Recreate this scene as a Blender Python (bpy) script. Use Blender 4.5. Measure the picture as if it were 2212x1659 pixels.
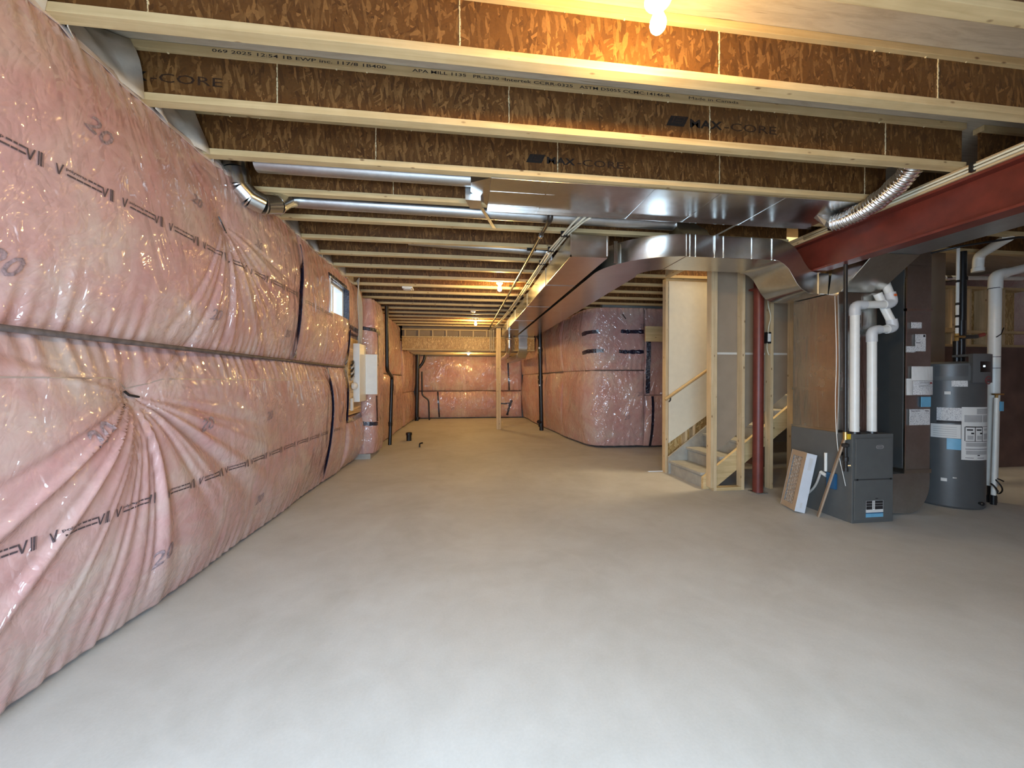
import bpy, bmesh, math, random
import numpy as np
from mathutils import Vector, Matrix

random.seed(11)
sc = bpy.context.scene
COL = sc.collection
for o in list(bpy.data.objects):
    bpy.data.objects.remove(o)

# ------------------------------------------------------------------ camera
cam_d = bpy.data.cameras.new('camera')
cam_d.sensor_width = 36.0
cam_d.lens = 830.0 / 2212.0 * 36.0
cam_d.clip_start = 0.02
cam_o = bpy.data.objects.new('camera', cam_d)
COL.objects.link(cam_o)
cam_o.location = (0, 0, 1.30)
cam_o.rotation_euler = (math.radians(89.5), 0, math.radians(-7.28))
sc.camera = cam_o

# ------------------------------------------------------------------ world, daylight, exposure
wd = bpy.data.worlds.new('world')
sc.world = wd
wd.use_nodes = True
wb = wd.node_tree.nodes['Background']
wb.inputs[0].default_value = (0.72, 0.85, 1.0, 1)
wb.inputs[1].default_value = 3.0

def area_light(name, loc, rot, sx, sy, energy, color):
    d = bpy.data.lights.new(name, 'AREA')
    d.shape = 'RECTANGLE'
    d.size, d.size_y = sx, sy
    d.energy = energy
    d.color = color
    o = bpy.data.objects.new(name, d)
    COL.objects.link(o)
    o.location = loc
    o.rotation_euler = rot
    return o
# cool area lamp added as daylight behind the camera, warm one as upstairs fixture
area_light('daylight_behind_camera', (-0.2, -1.28, 1.15), (math.radians(41), 0, math.radians(0)), 2.5, 1.9, 165, (0.54, 0.77, 1.0))
area_light('stairwell_light', (4.3, 4.66, 4.9), (0, 0, 0), 1.2, 0.5, 60, (1.0, 0.80, 0.52))

BULB = 800.0
sc.view_settings.view_transform = 'Standard'
sc.view_settings.look = 'None'
sc.view_settings.gamma = 1
sc.view_settings.use_curve_mapping = False
sc.view_settings.exposure = 0.62

# ------------------------------------------------------------------ materials
MATS = {}
def nt(name):
    m = bpy.data.materials.new(name)
    m.use_nodes = True
    t = m.node_tree
    b = t.nodes['Principled BSDF']
    MATS[name] = m
    return m, t, b
def N(t, typ, **kw):
    n = t.nodes.new(typ)
    for k, v in kw.items():
        setattr(n, k, v)
    return n
def ramp(t, fac, stops):
    r = N(t, 'ShaderNodeValToRGB')
    e = r.color_ramp.elements
    while len(e) < len(stops):
        e.new(0.5)
    for i, (p, c) in enumerate(stops):
        e[i].position = p
        e[i].color = (c[0], c[1], c[2], 1)
    t.links.new(fac, r.inputs[0])
    return r.outputs[0]
def coords(t, scale=(1, 1, 1), rot=(0, 0, 0), jitter=False, tex=False):
    tc = N(t, 'ShaderNodeTexCoord')
    mp = N(t, 'ShaderNodeMapping')
    if tex:
        mp.vector_type = 'TEXTURE'
        scale = tuple(1.0 / c for c in scale)
    mp.inputs['Scale'].default_value = scale
    mp.inputs['Rotation'].default_value = rot
    src = tc.outputs['Object']
    if jitter:
        oi = N(t, 'ShaderNodeObjectInfo')
        ml = N(t, 'ShaderNodeMath', operation='MULTIPLY')
        ml.inputs[1].default_value = 37.0
        t.links.new(oi.outputs['Random'], ml.inputs[0])
        ad = N(t, 'ShaderNodeVectorMath', operation='ADD')
        t.links.new(src, ad.inputs[0])
        t.links.new(ml.outputs[0], ad.inputs[1])
        src = ad.outputs[0]
    t.links.new(src, mp.inputs[0])
    return mp.outputs[0]
def noise(t, vec, scale, detail=4, rough=0.55, dist=0.0):
    n = N(t, 'ShaderNodeTexNoise')
    n.inputs['Scale'].default_value = scale
    n.inputs['Detail'].default_value = detail
    n.inputs['Roughness'].default_value = rough
    n.inputs['Distortion'].default_value = dist
    t.links.new(vec, n.inputs['Vector'])
    return n.outputs['Fac']
def mixc(t, fac, a, b, mode='MIX'):
    m = N(t, 'ShaderNodeMix', data_type='RGBA', blend_type=mode)
    for inp, val in ((m.inputs[0], fac), (m.inputs[6], a), (m.inputs[7], b)):
        if isinstance(val, (int, float)):
            inp.default_value = val
        elif isinstance(val, tuple):
            inp.default_value = (val[0], val[1], val[2], 1)
        else:
            t.links.new(val, inp)
    return m.outputs[2]
def bump(t, h, strength, dist=0.01):
    b = N(t, 'ShaderNodeBump')
    b.inputs['Strength'].default_value = strength
    b.inputs['Distance'].default_value = dist
    t.links.new(h, b.inputs['Height'])
    return b.outputs[0]
def simple(name, col, rough=0.5, metal=0.0, var=0.12, vscale=12, bmp=0.0, bscale=60, spec=0.5, coat=0.0, jitter=False):
    m, t, b = nt(name)
    b.inputs['Roughness'].default_value = rough
    b.inputs['Metallic'].default_value = metal
    b.inputs['Specular IOR Level'].default_value = spec
    b.inputs['Coat Weight'].default_value = coat
    v = coords(t, jitter=jitter)
    n = noise(t, v, vscale)
    d = tuple(c * (1 - var) for c in col)
    l = tuple(min(1, c * (1 + var)) for c in col)
    t.links.new(ramp(t, n, [(0.3, d), (0.7, l)]), b.inputs['Base Color'])
    if bmp:
        t.links.new(bump(t, noise(t, v, bscale), bmp, 0.004), b.inputs['Normal'])
    return m

def make_insulation(name, c0, c1, c2, vscale=1.0):
    m, t, b = nt(name)
    v = coords(t)
    big = noise(t, v, 2.2 * vscale, 5, 0.6, 0.6)
    col = ramp(t, big, [(0.28, c0), (0.5, c1), (0.72, c2)])
    fib = noise(t, coords(t, (9, 9, 7)), 1.6, 8, 0.72, 0.8)
    col = mixc(t, 0.5, col, ramp(t, fib, [(0.32, (0.78, 0.70, 0.70)), (0.7, (1.2, 1.17, 1.17))]), 'MULTIPLY')
    t.links.new(col, b.inputs['Base Color'])
    b.inputs['Roughness'].default_value = 0.75
    b.inputs['Specular IOR Level'].default_value = 0.15
    b.inputs['Coat Weight'].default_value = 1.0
    b.inputs['Coat Roughness'].default_value = 0.06
    b.inputs['Coat IOR'].default_value = 1.75
    def ridge(v, sc_, dist):
        n_ = noise(t, v, sc_, 2, 0.5, dist)
        s_ = N(t, 'ShaderNodeMath', operation='SUBTRACT'); s_.inputs[1].default_value = 0.5
        t.links.new(n_, s_.inputs[0])
        q_ = N(t, 'ShaderNodeMath', operation='ABSOLUTE')
        t.links.new(s_.outputs[0], q_.inputs[0])
        return q_.outputs[0]
    w1 = ridge(coords(t, (2.6, 2.6, 1.2), (0.25, 0.3, 0.2), tex=True), 1.6, 0.8)
    w2 = ridge(coords(t, (11, 11, 3.2), (-0.5, -0.55, 0.2), tex=True), 1.3, 0.6)
    mk = ramp(t, noise(t, coords(t), 1.7, 2), [(0.40, (0.15, 0.15, 0.15)), (0.58, (1, 1, 1))])
    mw = N(t, 'ShaderNodeMath', operation='MULTIPLY')
    t.links.new(w2, mw.inputs[0]); t.links.new(mk, mw.inputs[1])
    ml = N(t, 'ShaderNodeMath', operation='MULTIPLY_ADD')
    ml.inputs[1].default_value = 0.55
    t.links.new(mw.outputs[0], ml.inputs[0])
    t.links.new(w1, ml.inputs[2])
    t.links.new(bump(t, ml.outputs[0], 1.0, 0.11), b.inputs['Coat Normal'])
    t.links.new(bump(t, ml.outputs[0], 0.08, 0.05), b.inputs['Normal'])
    return m
make_insulation('pink_insulation', (0.50, 0.265, 0.255), (0.53, 0.345, 0.315), (0.575, 0.47, 0.415))

def make_wood(name, c0, c1, axis='x', rough=0.6, speck=True):
    m, t, b = nt(name)
    s = {'x': (1.2, 28, 28), 'y': (28, 1.2, 28), 'z': (28, 28, 1.2)}[axis]
    g = noise(t, coords(t, s, jitter=True), 1.0, 5, 0.6, 0.8)
    col = ramp(t, g, [(0.28, c0), (0.68, c1)])
    if speck:
        k = N(t, 'ShaderNodeTexVoronoi')
        k.inputs['Scale'].default_value = 9.0
        sx = {'x': (0.7, 1.6, 1.6), 'y': (1.6, .7, 1.6), 'z': (1.6, 1.6, .7)}[axis]
        t.links.new(coords(t, sx, jitter=True), k.inputs['Vector'])
        col = mixc(t, ramp(t, k.outputs['Distance'], [(0.05, (1, 1, 1)), (0.13, (0, 0, 0))]), col, (0.22, 0.12, 0.05))
    st = noise(t, coords(t, (3, 3, 3), jitter=True), 2.2, 3)
    col = mixc(t, 0.35, col, ramp(t, st, [(0.3, (0.72, 0.68, 0.6)), (0.65, (1, 1, 1))]), 'MULTIPLY')
    t.links.new(col, b.inputs['Base Color'])
    b.inputs['Roughness'].default_value = rough
    t.links.new(bump(t, g, 0.15, 0.003), b.inputs['Normal'])
    return m
make_wood('lumber_x', (0.52, 0.37, 0.18), (0.70, 0.54, 0.29), 'x')
make_wood('lumber_y', (0.50, 0.36, 0.19), (0.68, 0.52, 0.31), 'y')
make_wood('lumber_z', (0.55, 0.40, 0.22), (0.74, 0.57, 0.35), 'z')
make_wood('handrail_wood', (0.52, 0.34, 0.15), (0.62, 0.42, 0.20), 'x', 0.4, False)
make_wood('grey_stick_wood', (0.30, 0.22, 0.15), (0.42, 0.31, 0.22), 'z', 0.7, False)

def make_osb(name, dark, mid, lite):
    m, t, b = nt(name)
    outs = []
    for i, (a, sc_) in enumerate(((0.5, 1.0), (1.2, 0.85), (2.5, 1.1), (1.75, 0.9), (1.45, 1.2))):
        tc = coords(t, (13 * sc_, 1, 60 * sc_), (0, a, 0), jitter=True, tex=True)
        d = noise(t, tc, 0.35, 2)
        ad = N(t, 'ShaderNodeVectorMath', operation='ADD')
        t.links.new(tc, ad.inputs[0])
        t.links.new(d, ad.inputs[1])
        vo = N(t, 'ShaderNodeTexVoronoi')
        vo.inputs['Scale'].default_value = 1.0
        t.links.new(ad.outputs[0], vo.inputs['Vector'])
        sp = N(t, 'ShaderNodeSeparateColor')
        t.links.new(vo.outputs['Color'], sp.inputs[0])
        outs.append((sp.outputs[0], sp.outputs[1]))
    def pick(a, b_, f):
        mx = N(t, 'ShaderNodeMix', data_type='FLOAT')
        st = N(t, 'ShaderNodeMath', operation='GREATER_THAN')
        st.inputs[1].default_value = 0.55
        t.links.new(f, st.inputs[0])
        t.links.new(st.outputs[0], mx.inputs[0])
        t.links.new(a, mx.inputs[2]); t.links.new(b_, mx.inputs[3])
        return mx.outputs[0]
    h = outs[0][0]
    for (va, fa) in outs[1:]:
        h = pick(h, va, fa)
    col = ramp(t, h, [(0.0, dark), (0.25, mid), (0.62, mid), (0.82, lite), (1.0, tuple(min(1, c * 1.35) for c in lite))])
    fine = noise(t, coords(t, (60, 5, 60), jitter=True), 1.5, 4)
    col = mixc(t, 0.5, col, ramp(t, fine, [(0.3, (0.6, 0.55, 0.5)), (0.7, (1, 1, 1))]), 'MULTIPLY')
    t.links.new(col, b.inputs['Base Color'])
    b.inputs['Roughness'].default_value = 0.42
    t.links.new(bump(t, h, 0.35, 0.004), b.inputs['Normal'])
    return m
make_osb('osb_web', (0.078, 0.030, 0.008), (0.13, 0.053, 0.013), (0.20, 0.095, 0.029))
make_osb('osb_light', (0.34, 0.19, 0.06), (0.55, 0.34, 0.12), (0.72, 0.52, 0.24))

def make_plywood():
    m, t, b = nt('subfloor_plywood')
    g = noise(t, coords(t, (3, 26, 1), (0, 0, 0.9)), 1.0, 6, 0.65, 1.0)
    col = ramp(t, g, [(0.25, (0.42, 0.34, 0.24)), (0.6, (0.60, 0.52, 0.40))])
    f = noise(t, coords(t, (2, 60, 1), (0, 0, 0.9)), 1.0, 3)
    col = mixc(t, ramp(t, f, [(0.26, (1, 1, 1)), (0.33, (0, 0, 0))]), col, (0.22, 0.17, 0.11))
    t.links.new(col, b.inputs['Base Color'])
    b.inputs['Roughness'].default_value = 0.7
make_plywood()

def make_metal(name, col, r0, r1, spangle=1.0, bmp=0.08):
    m, t, b = nt(name)
    v = coords(t)
    vo = N(t, 'ShaderNodeTexVoronoi')
    vo.inputs['Scale'].default_value = 45.0
    t.links.new(v, vo.inputs['Vector'])
    sp = N(t, 'ShaderNodeSeparateColor')
    t.links.new(vo.outputs['Color'], sp.inputs[0])
    n = noise(t, v, 3.5, 4)
    c = mixc(t, 0.12 * spangle, ramp(t, n, [(0.3, tuple(x * 0.86 for x in col)), (0.7, col)]), ramp(t, sp.outputs[0], [(0, (0.45, 0.45, 0.45)), (1, (1, 1, 1))]), 'MULTIPLY')
    t.links.new(c, b.inputs['Base Color'])
    b.inputs['Metallic'].default_value = 1.0
    mr = N(t, 'ShaderNodeMapRange')
    mr.inputs['To Min'].default_value = r0
    mr.inputs['To Max'].default_value = r1
    t.links.new(n, mr.inputs[0])
    t.links.new(mr.outputs[0], b.inputs['Roughness'])
    t.links.new(bump(t, noise(t, v, 2.4, 2), bmp, 0.03), b.inputs['Normal'])
    return m
make_metal('galvanized', (0.66, 0.67, 0.66), 0.16, 0.30)
make_metal('galvanized_dull', (0.62, 0.63, 0.63), 0.3, 0.45)
make_metal('galvanized_crinkle', (0.62, 0.63, 0.62), 0.2, 0.32, 1.0, 0.0)
_t = MATS['galvanized_crinkle'].node_tree
_t.links.new(bump(_t, noise(_t, coords(_t, (11, 11, 1.6)), 1.0, 3, 0.5, 0.6), 0.22, 0.03), _t.nodes['Principled BSDF'].inputs['Normal'])
make_metal('bright_foil', (0.86, 0.86, 0.86), 0.14, 0.28, 0.3, 0.5)
make_metal('zinc_bright', (0.80, 0.80, 0.78), 0.15, 0.25, 0.2, 0.0)
make_metal('brass', (0.78, 0.58, 0.22), 0.25, 0.4, 0.0, 0.0)

def make_concrete():
    m, t, b = nt('concrete_floor')
    v = coords(t)
    n1 = noise(t, v, 0.9, 6, 0.6, 0.8)
    n2 = noise(t, v, 5.0, 6, 0.65, 0.4)
    n3 = noise(t, v, 90.0, 3, 0.6)
    col = ramp(t, n1, [(0.3, (0.50, 0.49, 0.455)), (0.5, (0.56, 0.55, 0.52)), (0.7, (0.60, 0.60, 0.575))])
    col = mixc(t, 0.35, col, ramp(t, n2, [(0.3, (0.82, 0.81, 0.79)), (0.65, (1.05, 1.05, 1.05))]), 'MULTIPLY')
    col = mixc(t, 0.25, col, ramp(t, n3, [(0.3, (0.82, 0.82, 0.80)), (0.7, (1.06, 1.06, 1.06))]), 'MULTIPLY')
    # pale lapping marks from the trowel
    wv = N(t, 'ShaderNodeTexVoronoi', feature='DISTANCE_TO_EDGE')
    wv.inputs['Scale'].default_value = 0.55
    dv = N(t, 'ShaderNodeVectorMath', operation='ADD')
    nn = N(t, 'ShaderNodeTexNoise')
    nn.inputs['Scale'].default_value = 1.4
    t.links.new(v, nn.inputs['Vector'])
    t.links.new(v, dv.inputs[0]); t.links.new(nn.outputs['Color'], dv.inputs[1])
    t.links.new(dv.outputs[0], wv.inputs['Vector'])
    lap = ramp(t, wv.outputs['Distance'], [(0.0, (0.13, 0.13, 0.13)), (0.03, (0, 0, 0))])
    col = mixc(t, lap, col, (0.66, 0.66, 0.63))
    # small dark scuffs
    sp = noise(t, coords(t, (1, 1, 1)), 7.0, 3, 0.5)
    col = mixc(t, ramp(t, sp, [(0.21, (0.3, 0.3, 0.3)), (0.26, (0, 0, 0))]), col, (0.33, 0.32, 0.30))
    t.links.new(col, b.inputs['Base Color'])
    b.inputs['Roughness'].default_value = 0.62
    b.inputs['Specular IOR Level'].default_value = 0.35
    t.links.new(bump(t, n2, 0.12, 0.006), b.inputs['Normal'])
make_concrete()
simple('concrete_wall', (0.36, 0.34, 0.31), 0.8, var=0.2, vscale=4, bmp=0.2)
simple('dark_brown_concrete', (0.15, 0.09, 0.07), 0.8, var=0.25, vscale=3, bmp=0.2)  # dark brown tone with random variation
simple('red_primer', (0.15, 0.028, 0.018), 0.42, var=0.22, vscale=7)
simple('black_plastic', (0.012, 0.012, 0.013), 0.32, var=0.2)
simple('black_iron', (0.02, 0.018, 0.017), 0.38, var=0.3)
simple('pvc_white', (0.80, 0.79, 0.74), 0.35, var=0.04)
simple('pvc_grey_joint', (0.62, 0.63, 0.64), 0.35, var=0.04)
simple('white_plastic', (0.80, 0.80, 0.78), 0.35, var=0.03)
simple('white_enamel', (0.74, 0.75, 0.74), 0.4, var=0.04)
simple('drywall_white', (0.70, 0.65, 0.52), 0.8, var=0.03)
simple('drywall_back', (0.33, 0.255, 0.18), 0.85, var=0.07, vscale=5)
simple('drywall_tape', (0.62, 0.60, 0.55), 0.8, var=0.05)
simple('stair_paint', (0.36, 0.35, 0.31), 0.7, var=0.14, vscale=9)
simple('furnace_grey', (0.105, 0.11, 0.108), 0.42, var=0.05)
simple('furnace_grey_dark', (0.05, 0.052, 0.052), 0.45, var=0.05)
simple('tank_grey', (0.085, 0.09, 0.093), 0.38, var=0.06)
simple('tank_cap_grey', (0.11, 0.115, 0.118), 0.45, var=0.05)
simple('cardboard', (0.42, 0.31, 0.21), 0.8, var=0.08)
simple('filter_media', (0.34, 0.26, 0.19), 0.9, var=0.3, vscale=40)
simple('filter_white_edge', (0.66, 0.69, 0.74), 0.7, var=0.04)
simple('cable_white', (0.76, 0.72, 0.56), 0.45, var=0.05)
simple('wire_grey', (0.45, 0.43, 0.40), 0.5, var=0.05)
simple('paper_white', (0.72, 0.72, 0.70), 0.7, var=0.03)
simple('paper_grey', (0.42, 0.42, 0.42), 0.7, var=0.1)
simple('ink_black', (0.02, 0.018, 0.02), 0.6, var=0.1)
simple('ink_soft', (0.075, 0.05, 0.055), 0.6, var=0.4, vscale=90)
simple('ink_stamp', (0.27, 0.19, 0.20), 0.6, var=0.5, vscale=80)
simple('ink_web', (0.010, 0.006, 0.004), 0.6, var=0.5, vscale=60)
simple('ink_web_faded', (0.035, 0.014, 0.005), 0.6, var=0.5, vscale=60)
simple('label_blue', (0.16, 0.42, 0.62), 0.4, var=0.08)
simple('label_blue_dark', (0.02, 0.10, 0.22), 0.4, var=0.08)
simple('logo_red', (0.22, 0.04, 0.04), 0.4)
simple('logo_silver', (0.42, 0.40, 0.40), 0.35, metal=0.4)
simple('display_black', (0.012, 0.01, 0.01), 0.15, var=0)
simple('yellow_plastic', (0.62, 0.42, 0.03), 0.4)
simple('orange_sticker', (0.65, 0.13, 0.03), 0.5)
simple('red_pipe_wrap', (0.30, 0.04, 0.03), 0.5)
simple('glue_cream', (0.78, 0.66, 0.40), 0.35, var=0.1)
simple('poly_sheet', (0.60, 0.54, 0.46), 0.35, var=0.2, vscale=8, bmp=0.5, bscale=9, coat=0.8)
simple('recess_poly', (0.40, 0.31, 0.27), 0.35, var=0.2, vscale=6, bmp=0.6, bscale=9, coat=0.8)

simple('poly_hem', (0.70, 0.60, 0.57), 0.3, var=0.15, vscale=10, bmp=0.6, bscale=20, coat=0.8)

def make_tape():
    m, t, b = nt('sheathing_tape')
    v = coords(t)
    n = noise(t, v, 16, 2)
    t.links.new(ramp(t, n, [(0.69, (0.012, 0.014, 0.035)), (0.73, (0.35, 0.38, 0.45))]), b.inputs['Base Color'])
    b.inputs['Roughness'].default_value = 0.2
    b.inputs['Coat Weight'].default_value = 0.7
    t.links.new(bump(t, noise(t, v, 26, 3), 0.8, 0.02), b.inputs['Normal'])
make_tape()
def make_seam():
    m, t, b = nt('dark_seam_cord')
    b.inputs['Base Color'].default_value = (0.10, 0.075, 0.07, 1)
    b.inputs['Roughness'].default_value = 0.6
    n = noise(t, coords(t), 20, 3)
    t.links.new(ramp(t, n, [(0.3, (0.06, 0.045, 0.04)), (0.7, (0.16, 0.12, 0.11))]), b.inputs['Base Color'])
make_seam()
def make_text_paper():
    m, t, b = nt('printed_paper')
    tc = coords(t, (1, 1, 1))
    br = N(t, 'ShaderNodeTexNoise')
    br.inputs['Scale'].default_value = 1.0
    br.inputs['Detail'].default_value = 2
    mp = coords(t, (130, 130, 150))
    t.links.new(mp, br.inputs['Vector'])
    t.links.new(ramp(t, br.outputs['Fac'], [(0.36, (0.36, 0.36, 0.38)), (0.50, (0.70, 0.70, 0.70))]), b.inputs['Base Color'])
    b.inputs['Roughness'].default_value = 0.65
make_text_paper()
def emit(name, col, s):
    m, t, b = nt(name)
    b.inputs['Base Color'].default_value = (*col, 1)
    b.inputs['Emission Color'].default_value = (*col, 1)
    b.inputs['Emission Strength'].default_value = s
    return m
emit('bulb_glow', (1.0, 0.64, 0.22), BULB)
emit('display_glow', (0.55, 0.85, 1.0), 2.2)
def make_glass():
    m, t, b = nt('window_glass')
    b.inputs['Base Color'].default_value = (0.95, 0.98, 1, 1)
    b.inputs['Transmission Weight'].default_value = 1.0
    b.inputs['Roughness'].default_value = 0.0
    b.inputs['IOR'].default_value = 1.02
make_glass()

# ------------------------------------------------------------------ mesh helpers
ROOT = {}
def base_of(o):
    while o is not None:
        if o.name in ROOT:
            return ROOT[o.name]
        o = o.parent
    return Vector((0, 0, 0))

class MB:
    def __init__(s):
        s.v = []; s.f = []
    def add(s, vs, fs):
        n = len(s.v)
        s.v += [tuple(float(c) for c in p) for p in vs]
        s.f += [tuple(i + n for i in f) for f in fs]
        return s
    def box(s, x0, x1, y0, y1, z0, z1):
        return s.add([(x0, y0, z0), (x1, y0, z0), (x1, y1, z0), (x0, y1, z0), (x0, y0, z1), (x1, y0, z1), (x1, y1, z1), (x0, y1, z1)],
                     [(0, 3, 2, 1), (4, 5, 6, 7), (0, 1, 5, 4), (1, 2, 6, 5), (2, 3, 7, 6), (3, 0, 4, 7)])
    def hexa(s, p):
        return s.add(p, [(0, 3, 2, 1), (4, 5, 6, 7), (0, 1, 5, 4), (1, 2, 6, 5), (2, 3, 7, 6), (3, 0, 4, 7)])
    def loft(s, rings, cap=True):
        n = len(rings[0]); vs = []; fs = []
        for r in rings:
            vs += list(r)
        for k in range(len(rings) - 1):
            for i in range(n):
                j = (i + 1) % n
                fs.append((k * n + i, k * n + j, (k + 1) * n + j, (k + 1) * n + i))
        if cap:
            fs.append(tuple(range(n))[::-1]); b = (len(rings) - 1) * n
            fs.append(tuple(b + i for i in range(n)))
        return s.add(vs, fs)
    def prism(s, poly, axis, a0, a1):
        def mk(p, a):
            return {'x': (a, p[0], p[1]), 'y': (p[0], a, p[1]), 'z': (p[0], p[1], a)}[axis]
        return s.loft([[mk(p, a0) for p in poly], [mk(p, a1) for p in poly]])
    def tube(s, path, r, n=12, cap=True, radii=None):
        P = [Vector(p) for p in path]
        rings = []; up = None
        for i, p in enumerate(P):
            if i == 0: d = P[1] - P[0]
            elif i == len(P) - 1: d = P[-1] - P[-2]
            else: d = (P[i + 1] - p).normalized() + (p - P[i - 1]).normalized()
            d.normalize()
            if up is None:
                up = Vector((0, 0, 1)) if abs(d.z) < 0.9 else Vector((0, 1, 0))
            a = d.cross(up).normalized(); b = a.cross(d).normalized(); up = b
            rr = radii[i] if radii else r
            k = 1.0
            rings.append([p + a * rr * math.cos(t) * k + b * rr * math.sin(t) for t in [2 * math.pi * j / n for j in range(n)]])
        return s.loft(rings, cap)
    def lathe(s, prof, c, n=20, axis='z'):
        rings = []
        for r, h in prof:
            ring = []
            for j in range(n):
                t = 2 * math.pi * j / n
                a, b = r * math.cos(t), r * math.sin(t)
                ring.append({'z': (c[0] + a, c[1] + b, c[2] + h), 'x': (c[0] + h, c[1] + a, c[2] + b), 'y': (c[0] + a, c[1] + h, c[2] + b)}[axis])
            rings.append(ring)
        return s.loft(rings)
    def build(s, name, m, parent=None, smooth=False, bevel=0.0, loc=None, normals=True):
        me = bpy.data.meshes.new(name)
        L = base_of(parent) if parent else (Vector(loc) if loc else Vector((0, 0, 0)))
        me.from_pydata([(p[0] - L.x, p[1] - L.y, p[2] - L.z) for p in s.v], [], s.f)
        if normals or bevel:
            bm = bmesh.new(); bm.from_mesh(me)
            bmesh.ops.recalc_face_normals(bm, faces=bm.faces)
            if bevel:
                ed = [e for e in bm.edges if len(e.link_faces) == 2 and e.calc_face_angle(0) > 0.5]
                bmesh.ops.bevel(bm, geom=ed, offset=bevel, segments=2, affect='EDGES', profile=0.6)
            bm.to_mesh(me); bm.free()
        me.materials.append(MATS[m])
        if smooth:
            me.polygons.foreach_set('use_smooth', [True] * len(me.polygons))
            if smooth == 'auto':
                bm = bmesh.new(); bm.from_mesh(me)
                for e in bm.edges:
                    if len(e.link_faces) == 2 and e.calc_face_angle(0) > 0.6:
                        e.smooth = False
                bm.to_mesh(me); bm.free()
        o = bpy.data.objects.new(name, me)
        COL.objects.link(o)
        if parent:
            o.parent = parent
        else:
            o.location = L
            ROOT[o.name] = L
        return o

def thing(name, label, cat, loc, group=None):
    o = bpy.data.objects.new(name, None)
    o.empty_display_size = 0.1
    COL.objects.link(o)
    o.location = loc
    ROOT[o.name] = Vector(loc)
    tag(o, label, cat, group)
    return o
def tag(o, label, cat, group=None):
    o['label'] = label; o['category'] = cat
    if group: o['group'] = group
    return o
def struct(o, label=None):
    o['kind'] = 'structure'
    if label: o['label'] = label
    return o
def fillet(pts, r, n=6):
    P = [Vector(p) for p in pts]; out = [P[0]]
    for i in range(1, len(P) - 1):
        a = (P[i - 1] - P[i]); b = (P[i + 1] - P[i])
        rr = min(r, a.length * 0.49, b.length * 0.49)
        p0 = P[i] + a.normalized() * rr; p1 = P[i] + b.normalized() * rr
        for k in range(n + 1):
            t = k / n
            out.append(p0 * (1 - t) ** 2 + P[i] * 2 * t * (1 - t) + p1 * t * t)
    out.append(P[-1])
    return out
ORD = ['nearest', 'second', 'third', 'fourth', 'fifth', 'sixth', 'seventh', 'eighth', 'ninth', 'tenth', 'eleventh', 'twelfth', 'thirteenth',
       'fourteenth', 'fifteenth', 'sixteenth', 'seventeenth', 'eighteenth', 'nineteenth', 'twentieth']

# text as flat mesh data (x to the right, y up), cached
TXT = {}
def text2d(s, bold=0.0, shear=0.0, extrude=0):
    key = (s, bold, shear)
    if key in TXT: return TXT[key]
    cu = bpy.data.curves.new('t', 'FONT')
    cu.body = s; cu.size = 1.0; cu.offset = bold; cu.shear = shear; cu.resolution_u = 2
    ob = bpy.data.objects.new('t', cu)
    COL.objects.link(ob)
    bpy.context.view_layer.update()
    me = bpy.data.meshes.new_from_object(ob.evaluated_get(bpy.context.evaluated_depsgraph_get()))
    bm = bmesh.new(); bm.from_mesh(me)
    bmesh.ops.triangulate(bm, faces=bm.faces)
    v = np.array([p.co[:2] for p in bm.verts]); bm.verts.index_update()
    f = [tuple(q.index for q in p.verts) for p in bm.faces]
    bm.free()
    bpy.data.objects.remove(ob); bpy.data.curves.remove(cu); bpy.data.meshes.remove(me)
    v[:, 0] -= v[:, 0].min()
    TXT[key] = (v, f)
    return v, f
def text_on_y(mb, s, x0, x1, zb, h, y, bold=0.0, shear=0.0):
    """text facing -y, stretched between x0 and x1, cap height h above zb"""
    v, f = text2d(s, bold, shear)
    k = (x1 - x0) / v[:, 0].max()
    mb.add([(x0 + p[0] * k, y, zb + p[1] * h / 0.72) for p in v], f)

# ------------------------------------------------------------------ setting: floor, walls, ceiling
struct(MB().box(-2.2, 8.7, -1.5, 13.9, -0.12, 0.0).build('floor', 'concrete_floor', normals=True), 'grey concrete basement floor slab')
struct(MB().box(-2.15, -1.95, -1.5, 4.62, 0, 3.04).box(-2.15, -1.95, 7.6, 13.9, 0, 3.04).box(-2.15, -1.95, 4.62, 7.6, 0, 2.02)
       .box(-2.15, -1.95, 4.62, 7.6, 2.66, 3.04).build('wall_left', 'concrete_wall'), 'concrete foundation wall behind the pink insulation')
struct(MB().box(-2.15, 8.7, 13.6, 13.8, 0, 3.04).build('wall_far', 'concrete_wall'))
struct(MB().box(8.5, 8.7, -1.5, 13.6, 0, 3.04).build('wall_right', 'pink_insulation'))
struct(MB().box(2.75, 8.5, 7.35, 7.5, 0, 3.04).build('wall_inner', 'concrete_wall'))
struct(MB().box(2.45, 2.6, 8.7, 13.6, 0, 3.04).build('wall_side', 'concrete_wall'))
struct(MB().box(4.45, 4.6, 5.25, 7.35, 0, 3.04).build('wall_closet', 'dark_brown_concrete'))
# unseen wall behind the camera, its door frame assumed to carry the daylight
bw = MB()
bw.box(-2.0, -1.55, -1.5, -1.3, 0, 3.04).box(1.15, 8.7, -1.5, -1.3, 0, 3.04).box(-1.55, 1.15, -1.5, -1.3, 2.15, 3.04).box(-1.55, 1.15, -1.5, -1.3, 0, 0.1)
struct(bw.build('wall_back', 'pink_insulation'))
dr = MB()
for x in (-1.55, -0.23, 1.09):
    dr.box(x, x + 0.06, -1.45, -1.37, 0.1, 2.15)
dr.box(-1.55, 1.15, -1.45, -1.37, 0.1, 0.16).box(-1.55, 1.15, -1.45, -1.37, 2.09, 2.15)
struct(dr.build('door_1', 'white_enamel'), 'assumed white patio door frame behind the camera')
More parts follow.
